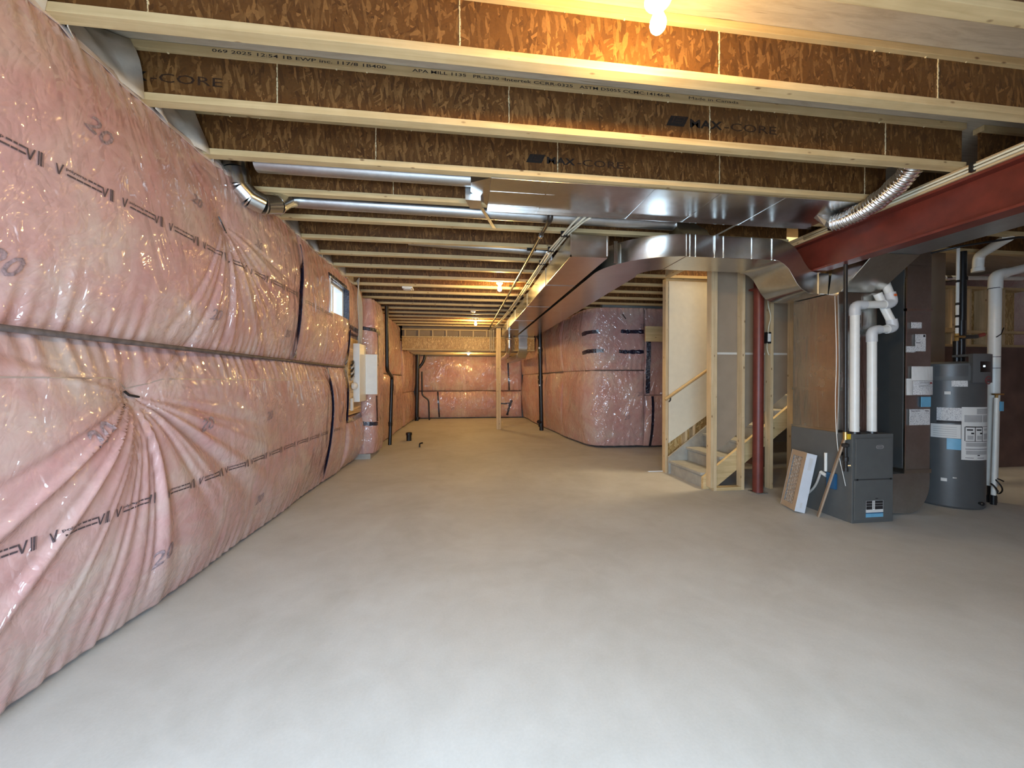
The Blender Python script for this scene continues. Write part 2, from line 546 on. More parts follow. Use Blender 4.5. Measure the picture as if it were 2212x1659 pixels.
# subfloor above joists, with the stairwell opening
cm = MB()
cm.box(-2.15, 2.88, -1.5, 13.9, 3.044, 3.07).box(2.88, 6.2, -1.5, 4.22, 3.044, 3.07).box(2.88, 6.2, 5.16, 13.9, 3.044, 3.07).box(6.2, 8.7, -1.5, 13.9, 3.044, 3.07)
struct(cm.build('ceiling', 'subfloor_plywood'), 'pale plywood subfloor on top of the joists')
struct(MB().box(-2.15, 2.02, 11.01, 13.7, 2.45, 2.47).build('ceiling_drop', 'osb_light'), 'lowered subfloor over the far end of the basement')
# stairwell shaft above the ceiling
sh = MB()
sh.box(2.86, 2.9, 4.2, 5.18, 3.07, 5.0).box(6.2, 6.24, 4.2, 5.18, 3.07, 5.0).box(2.86, 6.24, 5.14, 5.18, 3.07, 5.0).box(2.86, 6.24, 4.2, 4.24, 3.07, 5.0).box(2.86, 6.24, 4.2, 5.18, 5.0, 5.04)
struct(sh.build('wall_stairwell', 'drywall_white'))
struct(MB().box(5.72, 6.24, 4.262, 4.275, 1.5, 3.04).build('wall_shaft_screen', 'drywall_back'))  # added panel that hides the brightly lit stairwell shaft

# ------------------------------------------------------------------ floor joists (wood I-joists)
JY = [1.2475 + 0.4765 * i for i in range(20)]
ZB = 2.74
def add_joist(i, y, x0, x1, label, cache={}):
    j = thing('floor_joist', label, 'joist', (x0, y, ZB), 'engineered floor joists of the ceiling')
    key = (x0, x1)
    seam0 = {1: -0.012, 2: 0.266, 3: 0.674, 0: 0.4, 4: -0.9 + 0.35}.get(i, random.uniform(-0.4, 0.6))
    if key not in cache:
        bf = MB().box(x0, x1, y, y + 0.06, ZB, ZB + 0.038).build('bottom_flange', 'lumber_x', j, bevel=0.002)
        tf = MB().box(x0, x1, y, y + 0.06, ZB + 0.264, ZB + 0.302).build('top_flange', 'lumber_x', j, bevel=0.002)
        cache[key] = (bf.data, tf.data)
    else:
        for nm, me in zip(('bottom_flange', 'top_flange'), cache[key]):
            o = bpy.data.objects.new(nm, me); COL.objects.link(o); o.parent = j
    s = seam0
    while s - 1.255 > x0: s -= 1.255
    cuts = []
    while s < x1 - 0.05:
        if s > x0 + 0.05: cuts.append(s)
        s += 1.255
    xs = [x0] + cuts + [x1]
    webs = []
    for a, b in zip(xs[:-1], xs[1:]):
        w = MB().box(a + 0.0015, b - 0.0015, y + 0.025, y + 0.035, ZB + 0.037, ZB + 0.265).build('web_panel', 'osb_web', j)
        webs.append(w)
    if i <= 4:
        r_ = random.Random(i)
        for c in cuts:
            g = MB()
            z = ZB + 0.04
            while z < ZB + 0.262:
                h = r_.uniform(0.006, 0.02)
                w_ = r_.uniform(0.0012, 0.0035)
                xo = r_.uniform(-0.0015, 0.0015)
                g.box(c - w_ + xo, c + w_ + xo, y + 0.0215, y + 0.026, z, z + h)
                z += h * r_.uniform(0.7, 1.3)
            g.build('glue_seam', 'glue_cream', j)
        # squeezed-out glue drops under the top flange and on the lower flange
        g = MB()
        for k in range(26):
            x = r_.uniform(x0 + 0.2, x1 - 0.2); q = r_.uniform(0.003, 0.007)
            zc = ZB + 0.264 if k % 2 else ZB + 0.0385
            g.lathe([(0.0005, -q), (q * .8, -q * .5), (q, 0), (q * .7, q * .4), (0.0005, q * .5)], (x, y + 0.022 if k % 2 else y + 0.02, zc), 6)
        o = g.build('glue_drops', 'glue_cream', j, smooth=True); o['kind'] = 'stuff'
    return j, webs
JO = {}
for i, y in enumerate(JY):
    x0, x1 = -1.80, (3.38 if i <= 6 else 4.35)
    if i == 7: x1 = 2.80
    if i == 19: x1 = 2.3
    special = {0: 'yellow-lit floor joist beside the ceiling bulb at the top right edge', 2: 'floor joist with a line of black lettering along its top flange',
               1: 'nearest full-width floor joist just past the big glowing bulb', 3: 'floor joist directly in front of the flat metal pan duct'}
    JO[i] = add_joist(i, y, x0, x1, special.get(i, ORD[i] + ' wooden floor joist counted from the camera'))
# flange lettering on joist 2
j2, w2 = JO[2]
tb = MB()
tf2 = [c for c in j2.children if c.name.startswith('top_flange')][0]
yy = JY[2] - 0.0008
text_on_y(tb, '069 2025 12:54 1B EWP inc. 117/8 1B400', -1.296, -0.418, 3.015, 0.017, yy, 0.01)
tb.build('flange_lettering', 'ink_black', tf2, normals=False)
tb = MB()
text_on_y(tb, 'APA MILL 1135', -0.277, 0.02, 3.015, 0.017, yy, 0.01)
tb.build('flange_lettering', 'ink_black', tf2, normals=False)
tb = MB(); text_on_y(tb, 'PR-L330', 0.06, 0.205, 3.015, 0.017, yy, 0.01)
tb.build('flange_lettering', 'ink_black', tf2, normals=False)
tb = MB(); text_on_y(tb, 'Intertek CCRR-0325', 0.24, 0.64, 3.015, 0.017, yy, 0.01)
tb.build('flange_lettering', 'ink_black', tf2, normals=False)
tb = MB(); text_on_y(tb, 'ASTM D5055 CCMC:14146-R', 0.68, 1.247, 3.015, 0.017, yy, 0.01)
tb.build('flange_lettering', 'ink_black', tf2, normals=False)
tb = MB(); text_on_y(tb, 'Made in Canada', 1.367, 1.697, 3.015, 0.017, yy)
tb.build('flange_lettering', 'ink_black', tf2, normals=False)
def web_brand(jw, y, x, z, s, part):
    j = jw
    yy = y + 0.0238
    if part == 'full':
        a = MB()
        sl = 0.035 * s
        def para(m, u0, u1, v0, v1, yo):
            m.add([(x + u0 + sl * v0 / 0.07, yo, z + v0), (x + u1 + sl * v0 / 0.07, yo, z + v0), (x + u1 + sl * v1 / 0.07, yo, z + v1), (x + u0 + sl * v1 / 0.07, yo, z + v1)], [(0, 1, 2, 3)])
        para(a, 0, 0.115 * s, 0, 0.062 * s, yy)
        a.build('brand_logo', 'ink_web', j, normals=False)
        b = MB()
        para(b, 0.024 * s, 0.030 * s, 0.018 * s, 0.062 * s, yy - 0.0006)
        for (u0, u1, v0, v1) in ((0.045, 0.092, 0.018, 0.023), (0.045, 0.092, 0.035, 0.039), (0.045, 0.095, 0.052, 0.056), (0.045, 0.050, 0.018, 0.056), (0.09, 0.095, 0.020, 0.036), (0.093, 0.098, 0.038, 0.055)):
            para(b, u0 * s, u1 * s, v0 * s, v1 * s, yy - 0.0006)
        b.build('brand_logo_letter', 'ink_web_faded', j, normals=False)
        t = MB(); text_on_y(t, 'MAX', x + 0.155 * s, x + 0.37 * s, z + 0.002, 0.05 * s, yy, 0.025)
        t.build('brand_lettering', 'ink_web', j, normals=False)
        x2 = x + 0.385 * s
    else:
        t = MB(); text_on_y(t, 'AX', x, x + 0.15 * s, z + 0.002, 0.05 * s, yy, 0.025)
        t.build('brand_lettering', 'ink_web', j, normals=False)
        x2 = x + 0.165 * s
    t = MB(); text_on_y(t, '-CORE', x2, x2 + 0.36 * s, z + 0.002, 0.05 * s, yy, 0.003)
    t.build('brand_lettering', 'ink_web_faded', j, normals=False)
web_brand(w2[2] if len(w2) > 2 else j2, JY[2], 1.235, 2.862, 1.0, 'full')
web_brand(w2[0], JY[2], -1.76, 2.850, 0.95, 'part')
web_brand(JO[3][1][1], JY[3], 0.445, 2.848, 0.97, 'full')
# joists of the bay on the far side of the steel beam
for k, i in enumerate((1, 2, 3, 4, 5)):
    x0 = 3.52
    add_joist(100 + i, JY[i], x0, 8.4, ORD[k] + ' floor joist in the dark bay right of the steel beam')
# stair header between joists 6 and 8
h = thing('stair_header', 'doubled lumber header where the joist stops at the stairwell', 'header', (2.81, 4.17, ZB))
MB().box(2.802, 2.838, 4.17, 5.055, ZB, 3.04).build('header_board', 'lumber_y', h, bevel=0.002)
MB().box(2.840, 2.876, 4.17, 5.055, ZB, 3.04).build('header_board', 'lumber_y', h, bevel=0.002)
# plastic tucked over the rim in each joist bay above the left wall
for k in range(10):
    ya, yb = JY[k] + 0.062, JY[k + 1] - 0.002
    m = MB(); n = 8; rows = []
    rr = random.Random(50 + k)
    ph = rr.uniform(0, 6)
    for a in range(7):
        t_ = a / 6
        row = []
        for b in range(n + 1):
            u = b / n
            edge = math.sin(math.pi * u)
            x = -1.60 - 0.16 * (t_ ** 1.5) - 0.05 * edge + 0.015 * math.sin(9 * u + ph + 4 * t_)
            if b in (0, n): x += 0.07 * t_
            row.append((x, ya + (yb - ya) * u, 2.735 + 0.30 * t_))
        rows.append(row)
    vs = [p for r in rows for p in r]
    fs = [(a * (n + 1) + b, a * (n + 1) + b + 1, (a + 1) * (n + 1) + b + 1, (a + 1) * (n + 1) + b) for a in range(6) for b in range(n)]
    m.add(vs, fs)
    o = m.build('plastic_sheet', 'poly_sheet', None, smooth=True, loc=(-1.65, ya, 2.74), normals=False)
    sd = o.modifiers.new('thickness', 'SOLIDIFY'); sd.thickness = 0.004
    tag(o, 'cloudy plastic sheet above left wall in the ' + ORD[k] + ' joist bay', 'plastic sheet', 'plastic sheets in the joist bays')

# ------------------------------------------------------------------ pink insulation blankets
class Blanket:
    def __init__(s, path, z0, z1, side=1, bulge=0.09, lean=(0, 0), p=2.8, pins=(), seed=0, und=0.012, pucker=0.006, endr=0.03, smooth=0):
        s.z0, s.z1, s.bulge, s.lean, s.p, s.pins, s.und, s.pucker, s.endr = z0, z1, bulge, lean, p, pins, und, pucker, endr
        P = np.array(path, float)
        seg = np.hypot(*np.diff(P, axis=0).T); acc = np.concatenate([[0], np.cumsum(seg)])
        n = max(60, int(acc[-1] / 0.02)); q = np.linspace(0, acc[-1], n)
        X = np.interp(q, acc, P[:, 0]); Y = np.interp(q, acc, P[:, 1])
        for _ in range(smooth):
            X[1:-1] = (X[:-2] + X[1:-1] + X[2:]) / 3; Y[1:-1] = (Y[:-2] + Y[1:-1] + Y[2:]) / 3
        seg = np.hypot(np.diff(X), np.diff(Y)); s.q = np.concatenate([[0], np.cumsum(seg)]); s.L = s.q[-1]
        s.X, s.Y = X, Y
        tx, ty = np.gradient(X), np.gradient(Y); l = np.hypot(tx, ty)
        s.nx, s.ny = side * ty / l, -side * tx / l
        r = np.random.default_rng(seed)
        s.w = [(r.uniform(1.5, 5), r.uniform(1.5, 5), r.uniform(0, 6.3), r.uniform(0, 6.3)) for _ in range(5)]
        s.rip = [(r.uniform(25, 95), r.uniform(0, 6.3), r.uniform(0.4, 1)) for _ in range(7)]
        s.fold = []
        for pin in pins:
            fl = []
            a0, a1, nf = pin['fan']
            for k in range(nf):
                fl.append((a0 + (a1 - a0) * (k + r.uniform(-.4, .4)) / max(1, nf - 1), r.uniform(0.018, 0.05), r.uniform(-1, 1), r.uniform(0.5, 1.2)))
            s.fold.append(fl)
    def disp(s, u, v):
        t = np.clip((v - s.z0) / (s.z1 - s.z0), 0, 1)
        d = s.bulge * (1 - np.abs(2 * t - 1) ** s.p) + s.lean[0] * (1 - t) ** 2 + s.lean[1] * t ** 2
        for a, b, c, e in s.w:
            d = d + s.und * np.sin(a * u + c) * np.sin(b * v + e) * 0.6
        dv = np.minimum(v - s.z0, s.z1 - v)
        for a, c, k in s.rip:
            d = d + s.pucker * k * 0.45 * np.exp(-np.maximum(dv, 0) / 0.13) * np.sin(a * u + c + 3 * v)
        du = np.minimum(u, s.L - u)
        d = d - s.bulge * 0.9 * np.exp(-np.maximum(du, 0) / s.endr) * (1 - np.abs(2 * t - 1) ** s.p)
        for pin, fl in zip(s.pins, s.fold):
            x, y = u - pin['u'], v - pin['v']
            r = np.hypot(x, y) + 1e-6; th = np.arctan2(y, x)
            d = d - pin.get('pull', 0.07) * np.exp(-r / pin.get('pr', 0.12))
            for a, w, k, lr in fl:
                dth = (th - a + np.pi) % (2 * np.pi) - np.pi
                d = d + k * pin.get('amp', 0.016) * np.exp(-(dth / w) ** 2) * (r / (r + 0.10)) * np.exp(-(r / (pin['R'] * lr)) ** 2)
        return d
    def surf(s, u, v, off=0.0):
        u = np.asarray(u, float); v = np.asarray(v, float)
        d = s.disp(u, v) + off
        x = np.interp(u, s.q, s.X); y = np.interp(u, s.q, s.Y)
        nx = np.interp(u, s.q, s.nx); ny = np.interp(u, s.q, s.ny)
        return np.stack([x + nx * d, y + ny * d, v], -1)
    def make(s, label, res, group=None, hole=None, m='pink_insulation', name='insulation_blanket'):
        def lin(a, b, extra=()):
            n = max(4, int((b - a) / res))
            return np.array(sorted(set(np.round(np.linspace(a, b, n + 1), 5)) | set(np.round(extra, 5))))
        us = lin(0, s.L, hole[:2] if hole else ()); vs = lin(s.z0, s.z1, hole[2:] if hole else ())
        U, V = np.meshgrid(us, vs, indexing='ij')
        P = s.surf(U, V)
        nu, nv = len(us), len(vs)
        # folded-back border
        Q = np.zeros((nu + 2, nv + 2, 3))
        Q[1:-1, 1:-1] = P
        back = s.surf(U, V, -0.13)
        Q[0, 1:-1] = back[0]; Q[-1, 1:-1] = back[-1]; Q[1:-1, 0] = back[:, 0]; Q[1:-1, -1] = back[:, -1]
        Q[0, 0] = back[0, 0]; Q[0, -1] = back[0, -1]; Q[-1, 0] = back[-1, 0]; Q[-1, -1] = back[-1, -1]
        nu += 2; nv += 2
        idx = np.arange(nu * nv).reshape(nu, nv)
        F = np.stack([idx[:-1, :-1], idx[1:, :-1], idx[1:, 1:], idx[:-1, 1:]], -1).reshape(-1, 4)
        if hole:
            uc = np.concatenate([[-1], (us[:-1] + us[1:]) / 2, [99]]); vc = np.concatenate([[-1], (vs[:-1] + vs[1:]) / 2, [99]])
            A, B = np.meshgrid(uc, vc, indexing='ij')
            keep = ~((A > hole[0]) & (A < hole[1]) & (B > hole[2]) & (B < hole[3]))
            F = F[keep.reshape(-1)]
        loc = Vector((float(s.X[0]), float(s.Y[0]), s.z0))
        me = bpy.data.meshes.new(name)
        me.from_pydata((Q.reshape(-1, 3) - np.array(loc)).tolist(), [], F.tolist())
        me.materials.append(MATS[m])
        me.polygons.foreach_set('use_smooth', [True] * len(me.polygons))
        o = bpy.data.objects.new(name, me); COL.objects.link(o)
        o.location = loc; ROOT[o.name] = loc
        tag(o, label, 'insulation', group)
        s.obj = o
        return o
    def mark(s, v2, f2, u0, v0, k, rot=0.0, m='ink_soft', off=0.004, name='printed_marking'):
        c, q = math.cos(rot), math.sin(rot)
        a = np.asarray(v2, float) * k
        P = s.surf(u0 + a[:, 0] * c - a[:, 1] * q, v0 + a[:, 0] * q + a[:, 1] * c, off)
        mb = MB(); mb.add(P.tolist(), f2)
        return mb.build(name, m, s.obj, normals=False)
    def ribbon(s, pts, w, off=0.006, step=0.03, name='tape_strip', mname='sheathing_tape', parent=None, label=None, cat='tape', group=None, jag=0.0):
        P = np.array(pts, float); seg = np.hypot(*np.diff(P, axis=0).T); acc = np.concatenate([[0], np.cumsum(seg)])
        n = max(2, int(acc[-1] / step)); q = np.linspace(0, acc[-1], n + 1)
        u = np.interp(q, acc, P[:, 0]); v = np.interp(q, acc, P[:, 1])
        du, dv = np.gradient(u), np.gradient(v); l = np.hypot(du, dv) + 1e-9
        r = np.random.default_rng(int(abs(u[0] * 97 + v[0] * 131)))
        ww = w * (1 + jag * r.uniform(-1, 1, n + 1))
        au, av = u - dv / l * ww / 2, v + du / l * ww / 2
        bu, bv = u + dv / l * ww / 2, v - du / l * ww / 2
        A, B = s.surf(au, av, off), s.surf(bu, bv, off)
        A2, B2 = s.surf(au, av, off - 0.004), s.surf(bu, bv, off - 0.004)
        mb = MB()
        mb.loft([[A[i], B[i], B2[i], A2[i]] for i in range(n + 1)])
        if parent is not None:
            return mb.build(name, mname, parent)
        o = mb.build(name, mname, None, loc=tuple(float(c) for c in A[0]))
        tag(o, label, cat, group)
        return o

PI = math.pi
GL = 'pink insulation blankets on the left wall'
# left wall, path runs along +y, room on +x side
def LW(y0, y1, z0, z1, x=-1.665, **kw):
    return Blanket([(x, y0), (x, y1)], z0, z1, side=1, **kw)
Y0 = -1.1
UL1 = LW(Y0, 4.05, 1.492, 2.765, bulge=0.095, lean=(0.0, 0.035), seed=1, und=0.010,
         pins=[dict(u=2.81 - Y0, v=2.357, fan=(-2.1, -0.15, 26), R=1.0, amp=0.030, pull=0.06, pr=0.10),
               dict(u=2.83 - Y0, v=2.357, fan=(0.2, 2.6, 9), R=0.35, amp=0.012, pull=0.0),
               dict(u=2.57 - Y0, v=1.50, fan=(0.6, 2.2, 9), R=0.35, amp=0.014, pull=0.03)])
UL1.make('near upper pink insulation blanket with folds fanning from a black pin', 0.011, GL)
LL1 = LW(Y0, 4.96, 0.035, 1.486, bulge=0.10, lean=(-0.075, 0.0), seed=2, und=0.012,
         pins=[dict(u=2.153 - Y0, v=1.228, fan=(-2.75, -0.25, 34), R=1.3, amp=0.036, pull=0.09, pr=0.14),
               dict(u=2.153 - Y0, v=1.228, fan=(-0.3, 0.55, 10), R=0.9, amp=0.013, pull=0.0),
               dict(u=2.153 - Y0, v=1.228, fan=(2.8, 3.5, 7), R=0.8, amp=0.013, pull=0.0),
               dict(u=2.57 - Y0, v=1.48, fan=(-2.4, -0.7, 8), R=0.3, amp=0.014, pull=0.03)])
LL1.make('near lower pink insulation blanket with folds fanning from a black staple', 0.011, GL)
WIN = (4.86, 5.54, 2.135, 2.535)
UL2 = LW(4.05, 5.64, 1.492, 2.765, bulge=0.095, lean=(0.0, 0.03), seed=3, und=0.014, pucker=0.009,
         pins=[dict(u=0.75, v=2.10, fan=(-2.6, -0.5, 16), R=0.7, amp=0.018, pull=0.03)])
UL2.make('upper pink insulation blanket around the small bright window', 0.016, GL, hole=(WIN[0] - 4.05, WIN[1] - 4.05, WIN[2], WIN[3]))
LL2 = LW(4.96, 5.64, 0.035, 1.486, bulge=0.10, lean=(-0.075, 0.0), seed=4, pucker=0.008)
LL2.make('narrow lower pink insulation blanket between two tape lines below the window', 0.02, GL)
UL3 = LW(5.64, 6.55, 2.02, 2.765, bulge=0.07, lean=(0, 0.03), seed=5)
UL3.make('small upper pink insulation piece above the electrical board', 0.02, GL)
LL3 = LW(5.64, 6.55, 0.035, 0.77, bulge=0.09, lean=(-0.07, 0.0), seed=6)
LL3.make('low pink insulation piece below the electrical board', 0.02, GL)
RC = LW(5.64, 6.55, 0.775, 2.015, x=-1.72, bulge=0.03, seed=7, und=0.02)
RC.make('cloudy plastic covered recess behind the electrical board', 0.025, GL, m='recess_poly')
# pilaster
PB = Blanket([(-1.70, 6.57), (-1.50, 6.62), (-1.475, 6.70), (-1.47, 7.20), (-1.52, 7.30), (-1.72, 7.34)], 0.09, 2.66, side=1, bulge=0.05, p=10, seed=8, und=0.01, pucker=0.012, endr=0.05, smooth=3)
PB.make('narrow rounded pink insulation pilaster beside the electrical panel', 0.018, GL)
FLU = Blanket([(-1.68, 7.34), (-1.71, 9.0), (-1.735, 10.95)], 1.452, 2.765, side=1, bulge=0.06, seed=9, und=0.016, pucker=0.012, pins=[dict(u=1.2, v=2.0, fan=(-2.6, -0.4, 12), R=0.8, amp=0.02, pull=0.03)])
FLU.make('upper orange-lit insulation blanket beyond the pilaster', 0.025, GL)
FLL = Blanket([(-1.69, 7.34), (-1.69, 9.0), (-1.70, 10.95)], 0.035, 1.446, side=1, bulge=0.06, lean=(0.05, 0), seed=10, und=0.016, pucker=0.012)
FLL.make('lower orange-lit insulation blanket beyond the pilaster', 0.025, GL)
FEU = Blanket([(-1.69, 10.96), (-1.64, 13.35)], 0.95, 2.40, side=1, bulge=0.06, seed=11)
FEU.make('upper insulation blanket at the far left end under the lowered ceiling', 0.03, GL)
FEL = Blanket([(-1.69, 10.96), (-1.64, 13.35)], 0.035, 0.944, side=1, bulge=0.06, lean=(0.06, 0), seed=12)
FEL.make('lower insulation blanket at the far left end by black pipes', 0.03, GL)
GF = 'pink insulation blankets on the far wall'
FWU = Blanket([(-1.60, 13.36), (2.05, 13.33)], 0.95, 2.14, side=1, bulge=0.08, seed=13, und=0.018, pucker=0.012, pins=[dict(u=1.5, v=1.95, fan=(-2.8, -0.3, 14), R=0.8, amp=0.016, pull=0.02), dict(u=2.7, v=1.95, fan=(-2.8, -0.3, 12), R=0.7, amp=0.016, pull=0.02)])
FWU.make('upper dark pink insulation blanket on the far end wall', 0.025, GF)
FWL = Blanket([(-1.60, 13.36), (2.05, 13.33)], 0.035, 0.944, side=1, bulge=0.09, seed=14, und=0.02, pucker=0.014)
FWL.make('lower dark pink insulation blanket on the far end wall', 0.025, GF)
GR = 'pink insulation blankets on the right side'
rp = [(2.08, 13.34), (2.13, 11.5), (2.19, 10.0), (2.27, 8.5)]
rb = [(2.27, 8.5), (2.36, 7.55), (2.40, 7.32), (2.52, 7.13), (2.70, 7.08), (3.10, 7.04), (3.47, 7.03)]
re = [(3.47, 7.05), (3.75, 7.05), (4.42, 7.05)]
RFU = Blanket(rp, 1.50, 2.70, side=1, bulge=0.06, seed=15, und=0.016, pucker=0.012, pins=[dict(u=3.0, v=2.3, fan=(-2.7, -0.4, 14), R=0.9, amp=0.02, pull=0.02)])
RFU.make('long upper insulation blanket on right wall behind the black stack', 0.028, GR)
RFL = Blanket(rp, 0.035, 1.494, side=1, bulge=0.06, lean=(-0.03, 0), seed=16, und=0.016, pucker=0.012)
RFL.make('long lower insulation blanket on right wall behind the black stack', 0.028, GR)
RBU = Blanket(rb, 1.50, 2.70, side=1, bulge=0.07, seed=17, und=0.012, pucker=0.009, smooth=4,
              pins=[dict(u=1.95, v=2.52, fan=(-2.8, -0.2, 12), R=0.7, amp=0.014, pull=0.02), dict(u=2.55, v=1.60, fan=(0.9, 2.6, 8), R=0.45, amp=0.013, pull=0.02)])
RBU.make('upper insulation blanket wrapped around the corner with four tape strips', 0.018, GR)
RBL = Blanket(rb, 0.045, 1.494, side=1, bulge=0.075, lean=(-0.02, 0), seed=18, und=0.012, pucker=0.009, smooth=4,
              pins=[dict(u=2.45, v=1.15, fan=(-2.9, -1.2, 15), R=0.85, amp=0.018, pull=0.04, pr=0.1)])
RBL.make('lower insulation blanket wrapped around the corner near the stairs', 0.018, GR)
REU = Blanket(re, 1.02, 2.70, side=1, bulge=0.06, seed=19, pucker=0.01)
REU.make('upper shaded insulation piece between tape line and stairs', 0.025, GR)
REL = Blanket(re, 0.035, 1.014, side=1, bulge=0.06, seed=20, pucker=0.01)
REL.make('lower shaded insulation piece between tape line and stairs', 0.025, GR)
struct(MB().box(-1.9, -1.52, 6.60, 7.30, 0.0, 0.085).build('trim_1', 'concrete_wall'), 'concrete kerb below the pilaster')

# printed rows on the near blankets
def print_unit():
    vs, fs = [], []
    def quad(x0, x1, y0, y1, sl=0.0):
        n = len(vs)
        vs.extend([(x0, y0), (x1, y0), (x1 + sl, y1), (x0 + sl, y1)]); fs.append((n, n + 1, n + 2, n + 3))
    def vee(x):
        for a, b in (((x, 0.016), (x + 0.009, -0.022)), ((x + 0.009, -0.022), (x + 0.024, 0.022))):
            n = len(vs); w = 0.004
            vs.extend([(a[0] - w / 2, a[1]), (a[0] + w, a[1]), (b[0] + w, b[1]), (b[0] - w / 2, b[1])]); fs.append((n, n + 1, n + 2, n + 3))
    vee(0.0)
    tv, tf = text2d('polywrap', 0.02)
    k = 0.082 / tv[:, 0].max(); n = len(vs)
    vs.extend([(0.036 + p[0] * k, 0.008 + p[1] * 0.016) for p in tv]); fs.extend([tuple(i + n for i in f) for f in tf])
    x = 0.124
    for w in (0.018, 0.012, 0.022):
        quad(x, x + w, 0.009, 0.016); x += w + 0.004
    x = 0.040
    for w in (0.034, 0.026, 0.03, 0.02, 0.022):
        quad(x, x + w, -0.012, -0.005); x += w + 0.003
    vee(0.186)
    quad(0.222, 0.226, -0.026, 0.026); quad(0.229, 0.236, -0.026, 0.026); quad(0.239, 0.2405, -0.026, 0.026)
    return np.array(vs), fs
PU = print_unit()
for row, (bl, y_, z_) in enumerate(((UL1, Y0, 2.122), (LL1, Y0, 0.692))):
    y = 1.412
    while y < (3.8 if row == 0 else 4.7):
        if y - y_ > 0.1:
            bl.mark(PU[0], PU[1], y - y_, z_, 1.0)
        y += 0.283
for bl, yy0, z_, a, b in ((UL2, 4.05, 2.10, 4.12, 4.75), (LL2, 4.96, 0.68, 5.02, 5.3)):
    y = a
    while y < b:
        bl.mark(PU[0], PU[1], y - yy0, z_, 0.95); y += 0.283
T20 = text2d('20', 0.01, 0.3)
for bl, y, z, k, rot in ((UL1, 1.80, 2.36, 0.115, -0.35), (UL1, 1.50, 1.69, 0.115, -0.2), (UL1, 2.66, 1.69, 0.10, 0.05), (UL1, 3.14, 2.33, 0.09, -0.2), (UL1, 2.46, 2.35, 0.09, -0.2), (UL1, 3.75, 1.7, 0.10, 0.05),
                         (LL1, 1.86, 0.98, 0.13, 0.5), (LL1, 2.56, 0.985, 0.115, 0.1), (LL1, 2.26, 0.29, 0.12, 0.35), (LL1, 3.34, 0.975, 0.10, 0.1), (LL1, 3.3, 0.30, 0.1, 0.1)):
    bl.mark(T20[0], T20[1], y - Y0, z, k, rot, 'ink_stamp')
for bl, u, v in ((RBU, 2.25, 2.30), (RBL, 1.95, 0.55), (RBL, 2.2, 1.0), (FWU, 0.9, 1.75), (FWU, 1.7, 1.2), (FWL, 1.2, 0.3), (FWL, 2.6, 0.35), (FWU, 2.6, 1.8)):
    bl.mark(T20[0], T20[1], u, v, 0.11, 0.2, 'ink_stamp')
# fine factory fold line along the near lower blanket
LL1.ribbon([(0.1, 1.315), (3.15, 1.312), (3.25, 1.26), (3.45, 1.31), (5.9, 1.30)], 0.006, 0.002, 0.05, name='fold_line', mname='recess_poly', parent=LL1.obj)
UL1.ribbon([(0.05, 2.742), (5.1, 2.742)], 0.035, 0.006, 0.05, name='plastic_hem', mname='poly_hem', parent=UL1.obj, jag=0.4)
UL2.ribbon([(0.03, 2.742), (1.55, 2.742)], 0.035, 0.006, 0.05, name='plastic_hem', mname='poly_hem', parent=UL2.obj, jag=0.4)
# stapled-on pins
pn = MB(); c = UL1.surf(2.80 - Y0, 2.36, 0.012)
pn.tube([c + np.array([0, -0.012, 0.03]), c + np.array([0.01, 0.0, 0.0]), c + np.array([0.012, 0.05, -0.055])], 0.004, 6)
pn.build('pin', 'black_plastic', UL1.obj)
pn = MB(); c = LL1.surf(2.153 - Y0, 1.228, 0.014)
pn.tube([c + np.array([0.0, -0.012, 0.02]), c + np.array([0.012, 0.0, 0.0]), c + np.array([0.014, 0.055, -0.012])], 0.0065, 6)
pn.build('pin', 'black_plastic', LL1.obj)
pn = MB(); c = RBU.surf(1.95, 2.52, 0.012)
pn.tube([c + np.array([-0.03, 0, 0.05]), c + np.array([0, -0.01, 0.0]), c + np.array([0.03, -0.01, -0.04])], 0.009, 6)
pn.build('pin', 'black_plastic', RBU.obj)
# dark seam between courses on the left wall
def wall_seam(path, z, r, label):
    m = MB(); m.tube([(p[0], p[1], z) for p in path], r, 8)
    o = m.build('seam_strip', 'dark_seam_cord', None, smooth=True, loc=(path[0][0], path[0][1], z))
    tag(o, label, 'seam', 'dark seams between insulation courses')
wall_seam([(-1.632, Y0), (-1.632, 2.5), (-1.640, 4.0), (-1.645, 5.62)], 1.489, 0.013, 'long dark seam between upper and lower blankets on the left wall')
wall_seam([(-1.655, 7.4), (-1.68, 10.9)], 1.449, 0.010, 'dark seam between the blankets beyond the pilaster')
wall_seam([(2.40, 7.36), (2.545, 7.10), (2.72, 7.05), (3.45, 7.0)], 1.497, 0.010, 'dark seam across the corner insulation by the stairs')
wall_seam([(-1.5, 13.33), (2.0, 13.30)], 0.947, 0.010, 'dark seam across the far wall insulation')
wall_seam([(2.12, 11.5), (2.175, 10.0), (2.25, 8.5)], 1.497, 0.009, 'dark seam along the right wall insulation')

